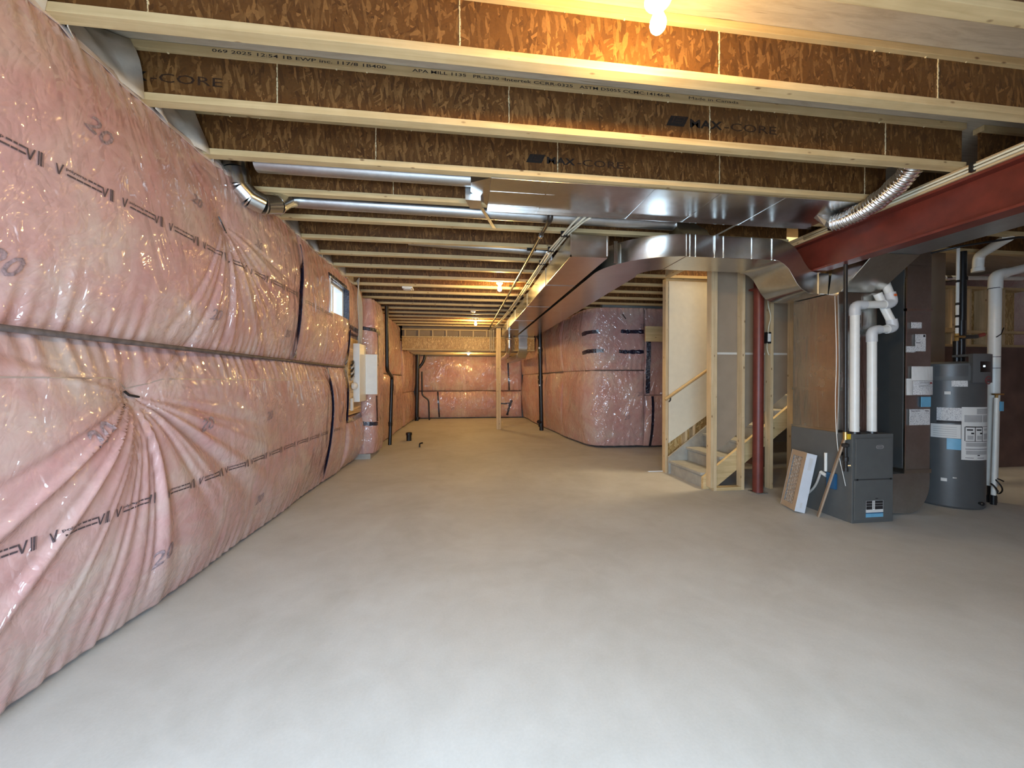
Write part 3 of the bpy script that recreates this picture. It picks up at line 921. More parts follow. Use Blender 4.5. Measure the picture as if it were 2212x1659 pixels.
# sheathing tape
GT = 'black sheathing tape strips'
def tp(bl, pts, w, label, jag=0.12, off=0.006):
    return bl.ribbon(pts, w, off, 0.04, label=label, group=GT, jag=jag)
tp(UL1, [(5.07, 2.62), (5.12, 2.35), (5.11, 2.1), (5.12, 1.8), (5.10, 1.52)], 0.065, 'vertical black tape on the upper seam left of the small window', off=0.03)
tp(LL1, [(6.00, 1.46), (6.035, 1.30), (6.04, 0.8), (6.045, 0.10)], 0.055, 'vertical black tape on the lower seam under the window', off=0.03)
tp(UL2, [(1.50, 2.08), (1.57, 1.95), (1.58, 1.75), (1.52, 1.52)], 0.04, 'short black tape curving down from the window corner', off=0.03)
tp(LL2, [(0.62, 1.45), (0.655, 1.1), (0.655, 0.74)], 0.045, 'black tape along left edge of the electrical recess', off=0.03)
tp(LL3, [(0.02, 0.735), (0.35, 0.73), (0.62, 0.80 - 0.055), (0.88, 0.745)], 0.06, 'black tape along the bottom of the electrical recess', off=0.02)
tp(UL3, [(-0.05, 2.10), (0.3, 2.08), (0.85, 2.055)], 0.05, 'black tape running from window corner to the pilaster', off=0.02)
tp(PB, [(0.05, 2.16), (0.22, 2.14), (0.45, 2.10)], 0.055, 'black tape band across the pilaster high up')
tp(PB, [(0.30, 2.12), (0.33, 1.9), (0.33, 1.55)], 0.045, 'short vertical black tape on the pilaster corner')
tp(PB, [(0.27, 1.05), (0.27, 0.62)], 0.045, 'vertical black tape on the pilaster below the panel')
tp(PB, [(0.04, 0.60), (0.28, 0.58)], 0.06, 'black tape band across the pilaster low down')
tp(FLU, [(0.9, 2.7), (0.92, 2.2), (0.9, 1.5)], 0.03, 'thin black tape seam on the upper blanket past the pilaster')
tp(FLL, [(2.2, 1.44), (2.22, 0.95)], 0.035, 'short black tape hanging below the seam past the pilaster')
for (u0, u1, v, q) in ((1.15, 1.47, 2.235, 'upper left'), (1.88, 2.33, 2.235, 'upper right'), (1.15, 1.56, 1.87, 'lower left'), (1.84, 2.33, 1.85, 'lower right')):
    tp(RBU, [(u0, v - 0.03 if 'left' in q else v + .005), (u0 + 0.12, v - .005), (u1, v)], 0.07, q + ' horizontal tape strip on the corner insulation', 0.2)
tp(RBU, [(2.39, 2.66), (2.41, 2.45), (2.40, 2.24)], 0.075, 'short vertical tape at top right of the corner insulation', off=0.02)
tp(REU, [(0.06, 2.05), (0.05, 1.5), (0.08, 1.05)], 0.075, 'long vertical tape right of the corner insulation', off=0.02)
tp(REL, [(0.16, 1.0), (0.15, 0.5), (0.13, 0.03)], 0.05, 'lowest vertical tape right of the corner insulation', off=0.01)
tp(FWL, [(0.75, 0.92), (0.78, 0.5), (0.80, 0.05)], 0.05, 'vertical tape low on the left of the far wall', off=0.01)
tp(FWU, [(3.15, 2.10), (3.17, 1.5), (3.2, 0.97)], 0.05, 'vertical tape high on the right of the far wall', off=0.01)
tp(FWL, [(3.28, 0.62), (3.2, 0.4), (3.12, 0.10)], 0.07, 'slanting tape low on the right of the far wall', 0.4, off=0.01)
tp(FWL, [(2.8, 0.52), (3.05, 0.50), (3.25, 0.53)], 0.04, 'short level tape low on the right of the far wall', 0.2, off=0.01)

# ------------------------------------------------------------------ small window in the left wall
w = thing('window_1', 'small white sliding basement window', 'window', (-1.95, WIN[0], WIN[2]))
del w['category']; w['kind'] = 'structure'
ya, yb, za, zb = WIN
fr = MB()
xo, xi = -1.74, -1.63
for (a, b, c, d) in ((ya - .05, ya + .035, za - .05, zb + .05), (yb - .035, yb + .05, za - .05, zb + .05)):
    fr.box(xo, xi, a, b, c, d)
fr.box(xo, xi, ya, yb, za - .05, za + .03).box(xo, xi, ya, yb, zb - .03, zb + .05)
fr.build('window_frame', 'white_plastic', w, bevel=0.004)
MB().box(-1.71, -1.655, (ya + yb) / 2 - .02, (ya + yb) / 2 + .02, za + .03, zb - .03).build('mullion', 'white_plastic', w, bevel=0.003)
MB().box(-1.695, -1.689, ya + .03, (ya + yb) / 2 - .01, za + .02, zb - .02).build('pane', 'window_glass', w)
MB().box(-1.705, -1.699, (ya + yb) / 2 + .01, yb - .03, za + .02, zb - .02).build('pane', 'window_glass', w)
rv = MB()
oy0, oy1, oz0, oz1 = 4.66, 7.55, 2.05, 2.64
ii = [(-1.742, ya - .05, za - .05), (-1.742, yb + .05, za - .05), (-1.742, yb + .05, zb + .05), (-1.742, ya - .05, zb + .05)]
oo = [(-2.15, oy0, oz0), (-2.15, oy1, oz0), (-2.15, oy1, oz1), (-2.15, oy0, oz1)]
rv.loft([ii, oo], cap=False)
rv.build('outer_reveal', 'white_plastic', w, normals=False)  # added flared tunnel, widened so the pane shows bright sky light
rv = MB()
rv.box(-1.63, -1.57, ya - .02, ya, za, zb).box(-1.63, -1.57, yb, yb + .02, za, zb).box(-1.63, -1.57, ya - .02, yb + .02, zb, zb + .02).box(-1.63, -1.57, ya - .02, yb + .02, za - .02, za)
rv.build('inner_reveal', 'white_plastic', w)
t_ = thing('window_tape', 'glossy blue-black tape around the small window opening', 'tape', (-1.58, yb, za), GT)
MB().box(-1.625, -1.55, yb - .006, yb + .002, za, zb).build('reveal_strip', 'sheathing_tape', t_)
MB().box(-1.625, -1.55, ya, yb, zb - .006, zb + .002).build('reveal_strip', 'sheathing_tape', t_)
UL2.ribbon([(WIN[0] - 4.05 - .03, zb + .025), (WIN[1] - 4.05 + .06, zb + .03)], 0.075, 0.008, 0.03, name='face_strip', parent=t_, jag=0.12)
UL2.ribbon([(WIN[1] - 4.05 + .035, zb + .05), (WIN[1] - 4.05 + .035, za - .07)], 0.07, 0.008, 0.03, name='face_strip', parent=t_, jag=0.12)

# ------------------------------------------------------------------ electrical board and panel
eb = thing('panel_board', 'osb backing board behind the white electrical panel', 'board', (-1.66, 5.78, 0.82))
MB().box(-1.66, -1.635, 5.78, 6.46, 0.80, 1.93).build('board', 'osb_light', eb, bevel=0.002)
MB().box(-1.70, -1.661, 5.80, 5.84, 0.82, 1.91).build('strapping', 'lumber_z', eb)
MB().box(-1.70, -1.661, 6.40, 6.44, 0.82, 1.91).build('strapping', 'lumber_z', eb)
ep = thing('electrical_panel', 'white electrical breaker panel with open grey wire loops', 'electrical panel', (-1.63, 6.0, 1.05))
pbx = MB().box(-1.634, -1.54, 6.02, 6.40, 0.98, 1.86).build('panel_box', 'white_enamel', ep, bevel=0.006)
MB().box(-1.54, -1.36, 6.37, 6.40, 1.08, 1.72).build('panel_door', 'white_enamel', ep, bevel=0.004)
for k in range(6):
    z = 1.36 + 0.042 * k
    m = MB(); m.tube([(-1.625, 6.02, z), (-1.615, 5.95, z + 0.02), (-1.60, 5.90, z - 0.02), (-1.61, 5.84, z - 0.05)], 0.012, 8)
    m.build('wire_loop', 'black_plastic' if k % 2 else 'wire_grey', pbx, smooth=True)
m = MB(); m.lathe([(0.03, 0), (0.05, 0.01), (0.055, 0.05), (0.03, 0.075), (0.005, 0.08)], (-1.634, 5.94, 1.22), 16, 'x')
m.build('meter_dome', 'white_plastic', ep, smooth='auto')
MB().box(-1.634, -1.60, 5.86, 5.93, 0.86, 1.04).build('surge_box', 'white_plastic', ep, bevel=0.004)
cd = thing('panel_cables', 'bundle of grey cables dropping from the ceiling to the electrical panel', 'cable', (-1.6, 6.2, 1.86))
for k in range(5):
    m = MB(); o_ = 0.022 * k
    m.tube(fillet([(-1.585 + .01 * (k % 2), 6.12 + o_ * 2, 1.85), (-1.575, 6.14 + o_ * 2, 2.12), (-1.55, 5.95 + o_ * 3, 2.50), (-1.50 - .02 * k, 5.86 + o_ * 2, 2.80)], 0.12), 0.009, 8)
    m.build('cable', 'wire_grey', cd, smooth=True)

# ------------------------------------------------------------------ bulbs
def bulb(loc, zb, label, stem=0.0):
    b = thing('ceiling_bulb', label, 'light bulb', (loc[0], loc[1], zb), 'bare ceiling bulbs')
    MB().lathe([(0.05, 0), (0.052, -0.004), (0.047, -0.014), (0.03, -0.03), (0.022, -0.042), (0.018, -0.042)], (loc[0], loc[1], zb), 20).build('lampholder', 'white_plastic', b, smooth='auto')
    g = [(0.0135, -0.040), (0.015, -0.05), (0.022, -0.066), (0.029, -0.084), (0.0305, -0.097), (0.027, -0.112), (0.018, -0.123), (0.001, -0.128)]
    MB().lathe(g, (loc[0], loc[1], zb), 20).build('glass_bulb', 'bulb_glow', b, smooth=True)
    MB().lathe([(0.052, 0.002), (0.052, 0.045), (0.03, 0.047)], (loc[0], loc[1], zb), 12).build('octagon_box', 'galvanized_dull', b)
    return b
bulb((0.745, 1.405), 2.765, 'large glowing bare bulb in white lampholder at the top edge')
bulb((0.535, 5.62), 2.735, 'glowing bulb beside the gas pipe halfway down the basement')
bulb((0.30, 9.15), 2.735, 'glowing bulb just in front of the far open ladder header')
bulb((0.17, 11.85), 2.215, 'lowest glowing bulb under the dropped ceiling at the far end')
# box hangers so the near and far boxes hang from timber
hb = thing('box_hanger', 'small metal bracket holding the nearest bulb box to its joist', 'bracket', (0.745, 1.31, 2.81))
MB().box(0.735, 0.755, JY[0] + 0.036, 1.42, 2.813, 2.822).build('bar', 'galvanized_dull', hb)
sd = thing('smoke_alarm', 'square white smoke alarm on a joist left of the corridor', 'smoke alarm', (-0.84, 6.10, 2.74))
MB().box(-0.92, -0.76, 6.02, 6.19, 2.712, 2.739).build('alarm_plate', 'white_plastic', sd, bevel=0.008)
MB().box(-0.89, -0.79, 6.05, 6.16, 2.70, 2.713).build('alarm_face', 'pvc_grey_joint', sd, bevel=0.004)
s2 = thing('junction_box', 'small white box on a joist near the far bulb', 'junction box', (0.21, 7.95, 2.74))
MB().box(0.16, 0.26, 7.93, 8.02, 2.715, 2.739).build('box_body', 'white_plastic', s2, bevel=0.005)
MB().box(0.18, 0.24, 7.95, 8.0, 2.70, 2.716).build('box_cover', 'white_plastic', s2, bevel=0.003)

# ------------------------------------------------------------------ ducts
def drive(mb, rect, w=0.012, out=0.006):
    pass
# flat pan under joist bay 3-4
pd = thing('pan_duct', 'wide flat galvanized pan duct under the joists with bright seams', 'duct', (0.17, 2.72, 2.70))
MB().box(0.20, 3.20, 2.715, 3.19, 2.726, 2.737).build('pan_sheet', 'galvanized', pd, bevel=0.002)
MB().box(0.20, 3.20, 3.19, 3.194, 2.70, 2.90).build('side_sheet', 'galvanized', pd)
for x in (0.62, 1.42, 1.95, 2.5):
    MB().hexa([(x, 2.716, 2.7235), (x + .012, 2.716, 2.7235), (x + .012, 3.188, 2.7235), (x, 3.188, 2.7235), (x, 2.716, 2.7265), (x + .012, 2.716, 2.7265), (x + .012, 3.188, 2.7265), (x, 3.188, 2.7265)]).build('drive_seam', 'galvanized', pd)
MB().box(0.205, 0.70, 2.90, 2.903, 2.7245, 2.7262).build('crease', 'zinc_bright', pd)
MB().box(0.205, 0.60, 3.12, 3.123, 2.7245, 2.7262).build('crease', 'zinc_bright', pd)
m = MB(); m.loft([[(0.20, 2.73, 2.737), (0.20, 3.17, 2.737), (0.20, 3.17, 2.93), (0.20, 2.73, 2.93)], [(0.06, 2.88, 2.77), (0.06, 3.02, 2.77), (0.06, 3.02, 2.90), (0.06, 2.88, 2.90)]])
m.build('end_boot', 'galvanized', pd)
MB().hexa([(0.02, 3.04, 2.715), (0.14, 3.04, 2.715), (0.16, 3.19, 2.715), (0.06, 3.19, 2.715), (0.02, 3.04, 2.83), (0.14, 3.04, 2.83), (0.16, 3.19, 2.78), (0.06, 3.19, 2.78)]).build('boot_flap', 'galvanized_dull', pd)
def round_duct(name, label, path, r, group='round galvanized branch pipes', seams=()):
    d = thing(name, label, 'duct', tuple(path[0]), group)
    m = MB(); m.tube(path, r, 20); m.build('pipe_body', 'galvanized_dull', d, smooth='auto')
    return d
r1 = round_duct('branch_pipe', 'round galvanized pipe running into the left end of the pan duct', [(-1.45, 2.95, 2.845), (0.07, 2.95, 2.84)], 0.062)
r2 = round_duct('branch_pipe', 'long round galvanized pipe just behind the pan duct', [(-1.40, 3.44, 2.815), (1.98, 3.44, 2.79)], 0.062)
for x in (-0.3, 0.95):
    m = MB(); m.tube([(x, 3.44, 2.806), (x + 0.02, 3.44, 2.806)], 0.065, 20); m.build('crimp_ring', 'galvanized_dull', r2, smooth='auto')
m = MB(); m.loft([[(1.98, 3.37, 2.735), (1.98, 3.51, 2.735), (1.98, 3.51, 2.85), (1.98, 3.37, 2.85)], [(2.05, 3.37, 2.665), (2.05, 3.60, 2.665), (2.28, 3.60, 2.72), (2.28, 3.37, 2.72)], [(2.06, 3.37, 2.662), (2.06, 3.60, 2.662), (2.32, 3.60, 2.662), (2.32, 3.37, 2.662)]])
m.build('takeoff_boot', 'galvanized', r2)
r3 = round_duct('branch_pipe', 'short round galvanized pipe crossing behind the gas pipe', [(-0.6, 4.40, 2.86), (0.99, 4.40, 2.80)], 0.05)
m = MB(); m.tube([(0.965, 4.40, 2.80), (1.02, 4.40, 2.76), (1.05, 4.40, 2.66)], 0.052, 16); m.build('takeoff_elbow', 'galvanized', r3, smooth='auto')
# strap under the pan duct
hs = thing('duct_strap', 'thin metal hanger strap below the left end of pan duct', 'strap', (0.12, 3.21, 2.72))
MB().hexa([(0.14, 3.20, 2.728), (0.17, 3.20, 2.728), (0.31, 3.62, 2.733), (0.28, 3.62, 2.733), (0.14, 3.20, 2.730), (0.17, 3.20, 2.730), (0.31, 3.62, 2.735), (0.28, 3.62, 2.735)]).build('strap_band', 'galvanized_dull', hs)
# elbow dropping into the left wall
el = thing('vent_elbow', 'galvanized adjustable elbow pipe at the top of the left insulation', 'duct', (-1.60, 2.95, 2.74))
gp = [(-1.70, 2.955, 3.03), (-1.66, 2.955, 2.88)]
m = MB(); m.tube([(-1.62, 2.97, 3.03), (-1.598, 2.97, 2.80)], 0.075, 20); m.build('upper_pipe', 'galvanized', el, smooth='auto')
segs = [(-1.598, 2.97, 2.80), (-1.585, 2.985, 2.69), (-1.54, 3.03, 2.635), (-1.475, 3.09, 2.615), (-1.42, 3.18, 2.66), (-1.40, 3.27, 2.74)]
for k in range(5):
    m = MB(); m.tube([segs[k], segs[k + 1]], 0.077 - 0.002 * k, 20); m.build('elbow_gore', 'galvanized', el, smooth='auto')
for k in range(1, 5):
    a = Vector(segs[k]); d_ = (Vector(segs[k + 1]) - Vector(segs[k - 1])).normalized() * 0.005
    m = MB(); m.tube([a - d_, a + d_], 0.0815 - 0.002 * k, 20); m.build('gore_bead', 'zinc_bright', el, smooth='auto')
m = MB(); m.tube([(-1.40, 3.27, 2.74), (-1.40, 3.42, 2.815)], 0.066, 20); m.build('collar', 'bright_foil', el, smooth='auto')
# trunk 1
def rect_ring(x0, x1, y, z0, z1):
    return [(x0, y, z0), (x1, y, z0), (x1, y, z1), (x0, y, z1)]
t1 = thing('supply_duct', 'long rectangular galvanized trunk duct with a square capped end', 'duct', (1.17, 3.47, 2.45))
cuts = [3.47, 4.55, 5.9, 7.3, 8.6, 9.72]
for a, b in zip(cuts[:-1], cuts[1:]):
    MB().box(0.99, 1.35, a, b - 0.004, 2.45, 2.655).build('duct_section', 'galvanized', t1, bevel=0.003)
for c in cuts[1:-1]:
    m = MB()
    m.box(0.984, 0.990, c - 0.012, c + 0.008, 2.45, 2.655)
    m.box(0.985, 1.355, c - 0.006, c + 0.002, 2.446, 2.45)
    m.build('drive_cleat', 'galvanized', t1)
MB().box(0.986, 1.354, 3.463, 3.472, 2.446, 2.462).build('cap_lip', 'zinc_bright', t1)
MB().box(0.986, 0.998, 3.463, 3.472, 2.446, 2.658).build('cap_lip', 'zinc_bright', t1)
MB().box(1.342, 1.354, 3.463, 3.472, 2.446, 2.658).build('cap_lip', 'zinc_bright', t1)
# trunk 2: straight run, elbow, cross run, S-drop to the plenum
t2 = thing('main_duct', 'wide galvanized trunk duct that curves right and drops to the furnace', 'duct', (1.65, 4.0, 2.45))
MB().box(1.40, 1.90, 4.06, 6.2, 2.45, 2.655).build('duct_section', 'galvanized', t2, bevel=0.003)
MB().box(1.40, 1.90, 6.204, 8.2, 2.45, 2.655).build('duct_section', 'galvanized', t2, bevel=0.003)
MB().box(1.40, 1.90, 8.204, 9.75, 2.45, 2.655).build('duct_section', 'galvanized', t2, bevel=0.003)
rings = []
for k in range(17):
    a = PI + (PI / 2) * k / 16
    cx, cy = 2.05, 4.06
    ri = 0.15 + (0.30 - 0.15) * k / 16; ro = 0.65 + (0.73 - 0.65) * k / 16
    i_, o_ = (cx + ri * math.cos(a), cy + ri * math.sin(a)), (cx + ro * math.cos(a), cy + ro * math.sin(a))
    rings.append([(i_[0], i_[1], 2.45), (o_[0], o_[1], 2.45), (o_[0], o_[1], 2.655), (i_[0], i_[1], 2.655)])
MB().loft(rings).build('elbow', 'galvanized', t2, smooth='auto')
MB().box(2.052, 2.94, 3.33, 3.76, 2.45, 2.655).build('cross_section', 'galvanized', t2, bevel=0.003)
for x in (2.05, 2.085, 2.14, 2.33, 2.42, 2.71, 2.92):
    MB().box(x, x + 0.012, 3.322, 3.330, 2.45, 2.66).build('drive_cleat', 'zinc_bright' if x in (2.05, 2.92) else 'galvanized', t2)
MB().box(1.48 - 0.02, 1.48 + .02, 3.60, 3.612, 2.45, 2.66).build('drive_cleat', 'galvanized', t2)
MB().box(2.05, 2.062, 3.33, 3.76, 2.446, 2.45).build('drive_cleat', 'galvanized', t2)
top = [(2.94, 2.655), (3.02, 2.648), (3.10, 2.625), (3.17, 2.58), (3.225, 2.515), (3.27, 2.44), (3.315, 2.385), (3.36, 2.355), (3.42, 2.345)]
bot = [(2.94, 2.45), (2.99, 2.445), (3.045, 2.42), (3.10, 2.375), (3.145, 2.305), (3.19, 2.235), (3.24, 2.185), (3.31, 2.15), (3.42, 2.14)]
MB().loft([[(b[0], 3.33, b[1]), (b[0], 3.78, b[1]), (t[0], 3.78, t[1]), (t[0], 3.33, t[1])] for t, b in zip(top, bot)]).build('s_drop', 'galvanized', t2, smooth='auto')
ed = MB()
ed.tube([(b[0], 3.328, b[1]) for b in bot], 0.004, 6); ed.build('bright_edge', 'zinc_bright', t2, smooth=True)
MB().box(3.424, 3.94, 3.33, 3.78, 2.14, 2.345).build('plenum_head', 'galvanized', t2, bevel=0.003)
MB().box(3.42, 3.432, 3.322, 3.330, 2.13, 2.35).build('drive_cleat', 'zinc_bright', t2)
MB().box(3.80, 3.86, 3.318, 3.330, 2.10, 2.35).build('drive_cleat', 'zinc_bright', t2)
hk = thing('duct_strap', 'bent metal strap holding the cross duct to the joists', 'strap', (2.33, 3.32, 2.72))
MB().hexa([(2.33, 3.316, 2.655), (2.36, 3.316, 2.655), (2.52, 3.20, 2.738), (2.49, 3.20, 2.738), (2.33, 3.319, 2.655), (2.36, 3.319, 2.655), (2.52, 3.203, 2.738), (2.49, 3.203, 2.738)]).build('strap_band', 'galvanized', hk)
MB().box(2.33, 2.36, 3.313, 3.319, 2.50, 2.656).build('strap_leg', 'galvanized', hk)
# flex duct
fx = thing('flex_duct', 'shiny silver foil flexible duct beside the red beam', 'duct', (3.15, 2.9, 2.68))
m = MB(); m.loft([[(3.02, 2.96, 2.728), (3.05, 3.02, 2.728), (3.20, 3.06, 2.728), (3.22, 2.90, 2.728)], [(3.085, 2.93, 2.665), (3.10, 2.965, 2.64), (3.21, 2.985, 2.61), (3.20, 2.88, 2.66)]])
m.build('foil_boot', 'bright_foil', fx)
ctr = fillet([(3.15, 2.93, 2.65), (3.17, 2.86, 2.645), (3.185, 2.70, 2.66), (3.16, 2.50, 2.71), (3.13, 2.36, 2.76), (3.10, 2.27, 2.85)], 0.12, 8)
L = [0]
for a, b in zip(ctr[:-1], ctr[1:]): L.append(L[-1] + (b - a).length)
path, rad = [], []
n = 150
for k in range(n):
    q = L[-1] * k / (n - 1)
    i = max(i for i in range(len(L)) if L[i] <= q + 1e-9); i = min(i, len(ctr) - 2)
    f_ = (q - L[i]) / max(1e-9, L[i + 1] - L[i])
    path.append(ctr[i].lerp(ctr[i + 1], f_)); rad.append(0.064 + 0.0075 * math.sin(q * 2 * PI / 0.026) + 0.004 * math.sin(q * 41))
m = MB(); m.tube(path, 0.06, 22, True, rad); m.build('foil_hose', 'bright_foil', fx, smooth=True)

# ------------------------------------------------------------------ steel beam, column
bm_ = thing('steel_beam', 'dark red primed steel I-beam running overhead on the right', 'beam', (3.43, -1.2, 2.36))
prof = [(3.36, 2.36), (3.50, 2.36), (3.50, 2.378), (3.436, 2.382), (3.436, 2.648), (3.50, 2.652), (3.50, 2.67), (3.36, 2.67), (3.36, 2.652), (3.424, 2.648), (3.424, 2.382), (3.36, 2.378)]
MB().prism([(p[0], p[1]) for p in prof], 'y', -1.25, 4.17).build('beam_section', 'red_primer', bm_)
np_ = thing('beam_nailer', 'lumber plate bolted along the top of the red beam', 'plate', (3.43, -1.2, 2.67))
MB().box(3.345, 3.515, -1.25, 4.17, 2.672, 2.708).build('plate_board', 'lumber_y', np_, bevel=0.002)
MB().box(3.345, 3.515, -1.25, 4.17, 2.710, 2.738).build('plate_board', 'lumber_y', np_, bevel=0.002)
cb = thing('beam_cables', 'pair of white electrical cables stapled along the beam plate', 'cable', (3.33, 1.0, 2.70), 'white electrical cables')
for k in range(2):
    m = MB(); m.tube([(3.332, -1.0, 2.715 - .022 * k), (3.330, 1.5, 2.717 - .022 * k), (3.334, 2.6, 2.712 - .022 * k), (3.331, 3.4, 2.715 - .022 * k)], 0.0085, 8); m.build('cable', 'cable_white', cb, smooth=True)
for y in (2.13, 3.12):
    MB().box(3.318, 3.346, y, y + .02, 2.675, 2.735).build('cable_clip', 'black_plastic', cb)
rc = thing('steel_column', 'dark red round steel column standing between the studs', 'column', (3.40, 4.06, 0))
MB().lathe([(0.055, 0.012), (0.055, 2.345)], (3.40, 4.06, 0), 24).build('column_tube', 'red_primer', rc, smooth='auto')
MB().box(3.33, 3.47, 3.99, 4.13, 0, 0.012).build('base_plate', 'galvanized_dull', rc)
MB().box(3.345, 3.455, 4.0, 4.12, 2.345, 2.36).build('cap_plate', 'red_primer', rc)

# ------------------------------------------------------------------ ceiling runs: gas pipe and cables
gp = thing('gas_pipe', 'long dark iron gas pipe running along the ceiling', 'pipe', (0.74, 3.25, 2.69))
m = MB(); m.tube([(0.745, 3.30, 2.69), (0.735, 5.9, 2.692), (0.70, 10.6, 2.70)], 0.0165, 12); m.build('pipe_run', 'black_iron', gp, smooth='auto')
m = MB(); m.tube(fillet([(0.745, 3.33, 2.69), (0.745, 3.235, 2.69), (0.745, 3.235, 2.80)], 0.035), 0.026, 14); m.build('pipe_elbow', 'black_iron', gp, smooth='auto')
for y in (3.62, 5.25, 6.9):
    m = MB(); m.tube([(0.742, y, 2.69), (0.742, y + 0.035, 2.69)], 0.024, 14); m.build('coupling', 'zinc_bright' if y < 4 else 'black_iron', gp, smooth='auto')
    MB().box(0.69, 0.79, y + .5, y + .52, 2.712, 2.74).build('pipe_clip', 'black_plastic', gp)
ck = [(1.06, 3.24, 2.735), (1.03, 3.35, 2.728), (0.975, 3.62, 2.71), (0.945, 4.05, 2.705), (0.94, 4.5, 2.70), (0.93, 5.0, 2.69), (0.945, 5.47, 2.705), (0.94, 6.2, 2.70), (0.925, 6.9, 2.69), (0.93, 7.6, 2.705), (0.90, 8.6, 2.70), (0.86, 9.5, 2.705), (0.80, 10.2, 2.715), (0.74, 10.5, 2.70)]
for k in range(3):
    c = thing('ceiling_cable', ['left', 'middle', 'right'][k] + ' white electrical cable of the three strung along the trunk duct', 'cable', (0.95, 3.24, 2.72), 'white electrical cables')
    m = MB(); dx = (k - 1) * 0.026
    m.tube(fillet([(p[0] + dx * (1.7 if i < 2 else 1), p[1], p[2] - 0.008 * ((i + k) % 3)) for i, p in enumerate(ck)], 0.3, 5), 0.0095, 8)
    m.build('cable_run', 'cable_white', c, smooth=True)
    for y in (3.62, 4.10, 4.58, 5.47, 6.5, 7.6):
        i = min(range(len(ck)), key=lambda q: abs(ck[q][1] - y))
        MB().box(ck[i][0] + dx - .012, ck[i][0] + dx + .012, ck[i][1] - .006, ck[i][1] + .012, ck[i][2] - .024, ck[i][2] + .03).build('cable_staple', 'black_plastic', c)

# ------------------------------------------------------------------ far end: header, post, drops, stacks
hd = thing('far_header', 'osb header beam with an open ladder of short studs above it', 'header', (0.2, 10.9, 2.15))
MB().box(-1.67, 2.05, 10.93, 10.95, 2.19, 2.50).build('header_web', 'osb_light', hd)
MB().box(-1.67, 2.05, 10.89, 10.96, 2.145, 2.185).build('bottom_chord', 'lumber_x', hd, bevel=0.002)
MB().box(-1.67, 2.05, 10.89, 10.96, 2.50, 2.535).build('top_chord', 'lumber_x', hd, bevel=0.002)
MB().box(-1.67, 2.05, 10.89, 10.96, 2.70, 2.735).build('ladder_plate', 'lumber_x', hd, bevel=0.002)
for k in range(9):
    x = -1.60 + 0.375 * k
    MB().box(x, x + 0.036, 10.90, 10.95, 2.536, 2.70).build('short_stud', 'lumber_z', hd)
MB().box(-1.67, 2.05, 10.99, 11.0, 2.50, 3.04).build('backing_board', 'drywall_back', hd)
gd = MB()
for k in range(16):
    x = -0.55 + 0.075 * k + random.uniform(-.02, .02)
    gd.lathe([(0.001, -0.01), (0.013, -0.004), (0.014, 0.004), (0.001, 0.012)], (x, 10.89, 2.535), 8)
o = gd.build('foam_drops', 'pvc_white', hd, smooth=True); o['kind'] = 'stuff'
for k in range(5):
    y = 11.25 + 0.45 * k
    d = thing('floor_joist', ORD[k] + ' lowered joist of the dropped ceiling past the far header', 'joist', (0, y, 2.15), 'lowered joists at the far end')
    MB().box(-1.58, 2.0, y, y + 0.06, 2.15, 2.188).build('bottom_flange', 'lumber_x', d)
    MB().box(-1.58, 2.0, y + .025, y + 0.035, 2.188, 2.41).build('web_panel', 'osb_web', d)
    MB().box(-1.58, 2.0, y, y + 0.06, 2.41, 2.448).build('top_flange', 'lumber_x', d)
po = thing('wooden_post', 'tall built-up wooden post standing in the middle of the far floor', 'post', (0.947, 10.27, 0))
MB().box(0.885, 0.945, 10.22, 10.30, 0, 2.705).build('post_stud', 'lumber_z', po, bevel=0.002)
MB().box(0.947, 1.007, 10.22, 10.30, 0, 2.705).build('post_stud', 'lumber_z', po, bevel=0.002)
MB().box(0.84, 1.18, 10.21, 10.31, 2.706, 2.738).build('post_cap', 'lumber_x', po, bevel=0.002)
cw = thing('drop_cables', 'three cables hanging beside the wooden post at the far header', 'cable', (0.79, 10.6, 2.1), 'white electrical cables')
for k in range(3):
    m = MB(); m.tube(fillet([(0.74 + .05 * k, 10.55, 2.70), (0.755 + .05 * k, 10.80, 2.55), (0.76 + .05 * k, 10.86, 2.16), (0.80 + .05 * k, 10.95, 2.12)], 0.1), 0.01, 8); m.build('cable', 'cable_white', cw, smooth=True)
rd = thing('drop_pipe', 'bright round metal pipe dropping beside the wooden post', 'duct', (1.18, 9.8, 2.0))
m = MB(); m.tube(fillet([(1.18, 9.80, 2.449), (1.18, 9.80, 2.06), (1.18, 10.3, 1.98), (1.18, 12.0, 1.98)], 0.12, 8), 0.062, 18); m.build('pipe_body', 'galvanized', rd, smooth='auto')
m = MB(); m.lathe([(0.066, 0), (0.085, 0.03), (0.085, 0.045), (0.066, 0.07)], (1.18, 9.80, 2.34), 18); m.build('draw_band', 'zinc_bright', rd, smooth='auto')
dd = thing('drop_duct', 'flat bright metal duct bending down beyond the trunk ends', 'duct', (1.54, 9.8, 1.95))
MB().box(1.42, 1.66, 9.80, 9.86, 2.42, 2.66).build('duct_collar', 'galvanized', dd)
MB().box(1.43, 1.65, 9.80, 9.88, 2.18, 2.415).build('duct_section', 'galvanized', dd, bevel=0.003)
rings = []
for k in range(9):
    a = (PI / 2) * k / 8
    o_ = (9.80 + 0.34 * (1 - math.cos(a)), 2.18 - 0.30 * math.sin(a)); i_ = (9.88 + 0.20 * (1 - math.cos(a)), 2.18 - 0.16 * math.sin(a))
    rings.append([(1.43, o_[0], o_[1]), (1.65, o_[0], o_[1]), (1.65, i_[0], i_[1]), (1.43, i_[0], i_[1])])
MB().loft(rings).build('duct_elbow', 'galvanized', dd, smooth='auto')
MB().box(1.43, 1.65, 10.14, 12.5, 1.88, 2.02).build('duct_section', 'galvanized_dull', dd)
MB().box(1.415, 1.665, 9.79, 9.80, 2.17, 2.19).build('drive_cleat', 'zinc_bright', dd)
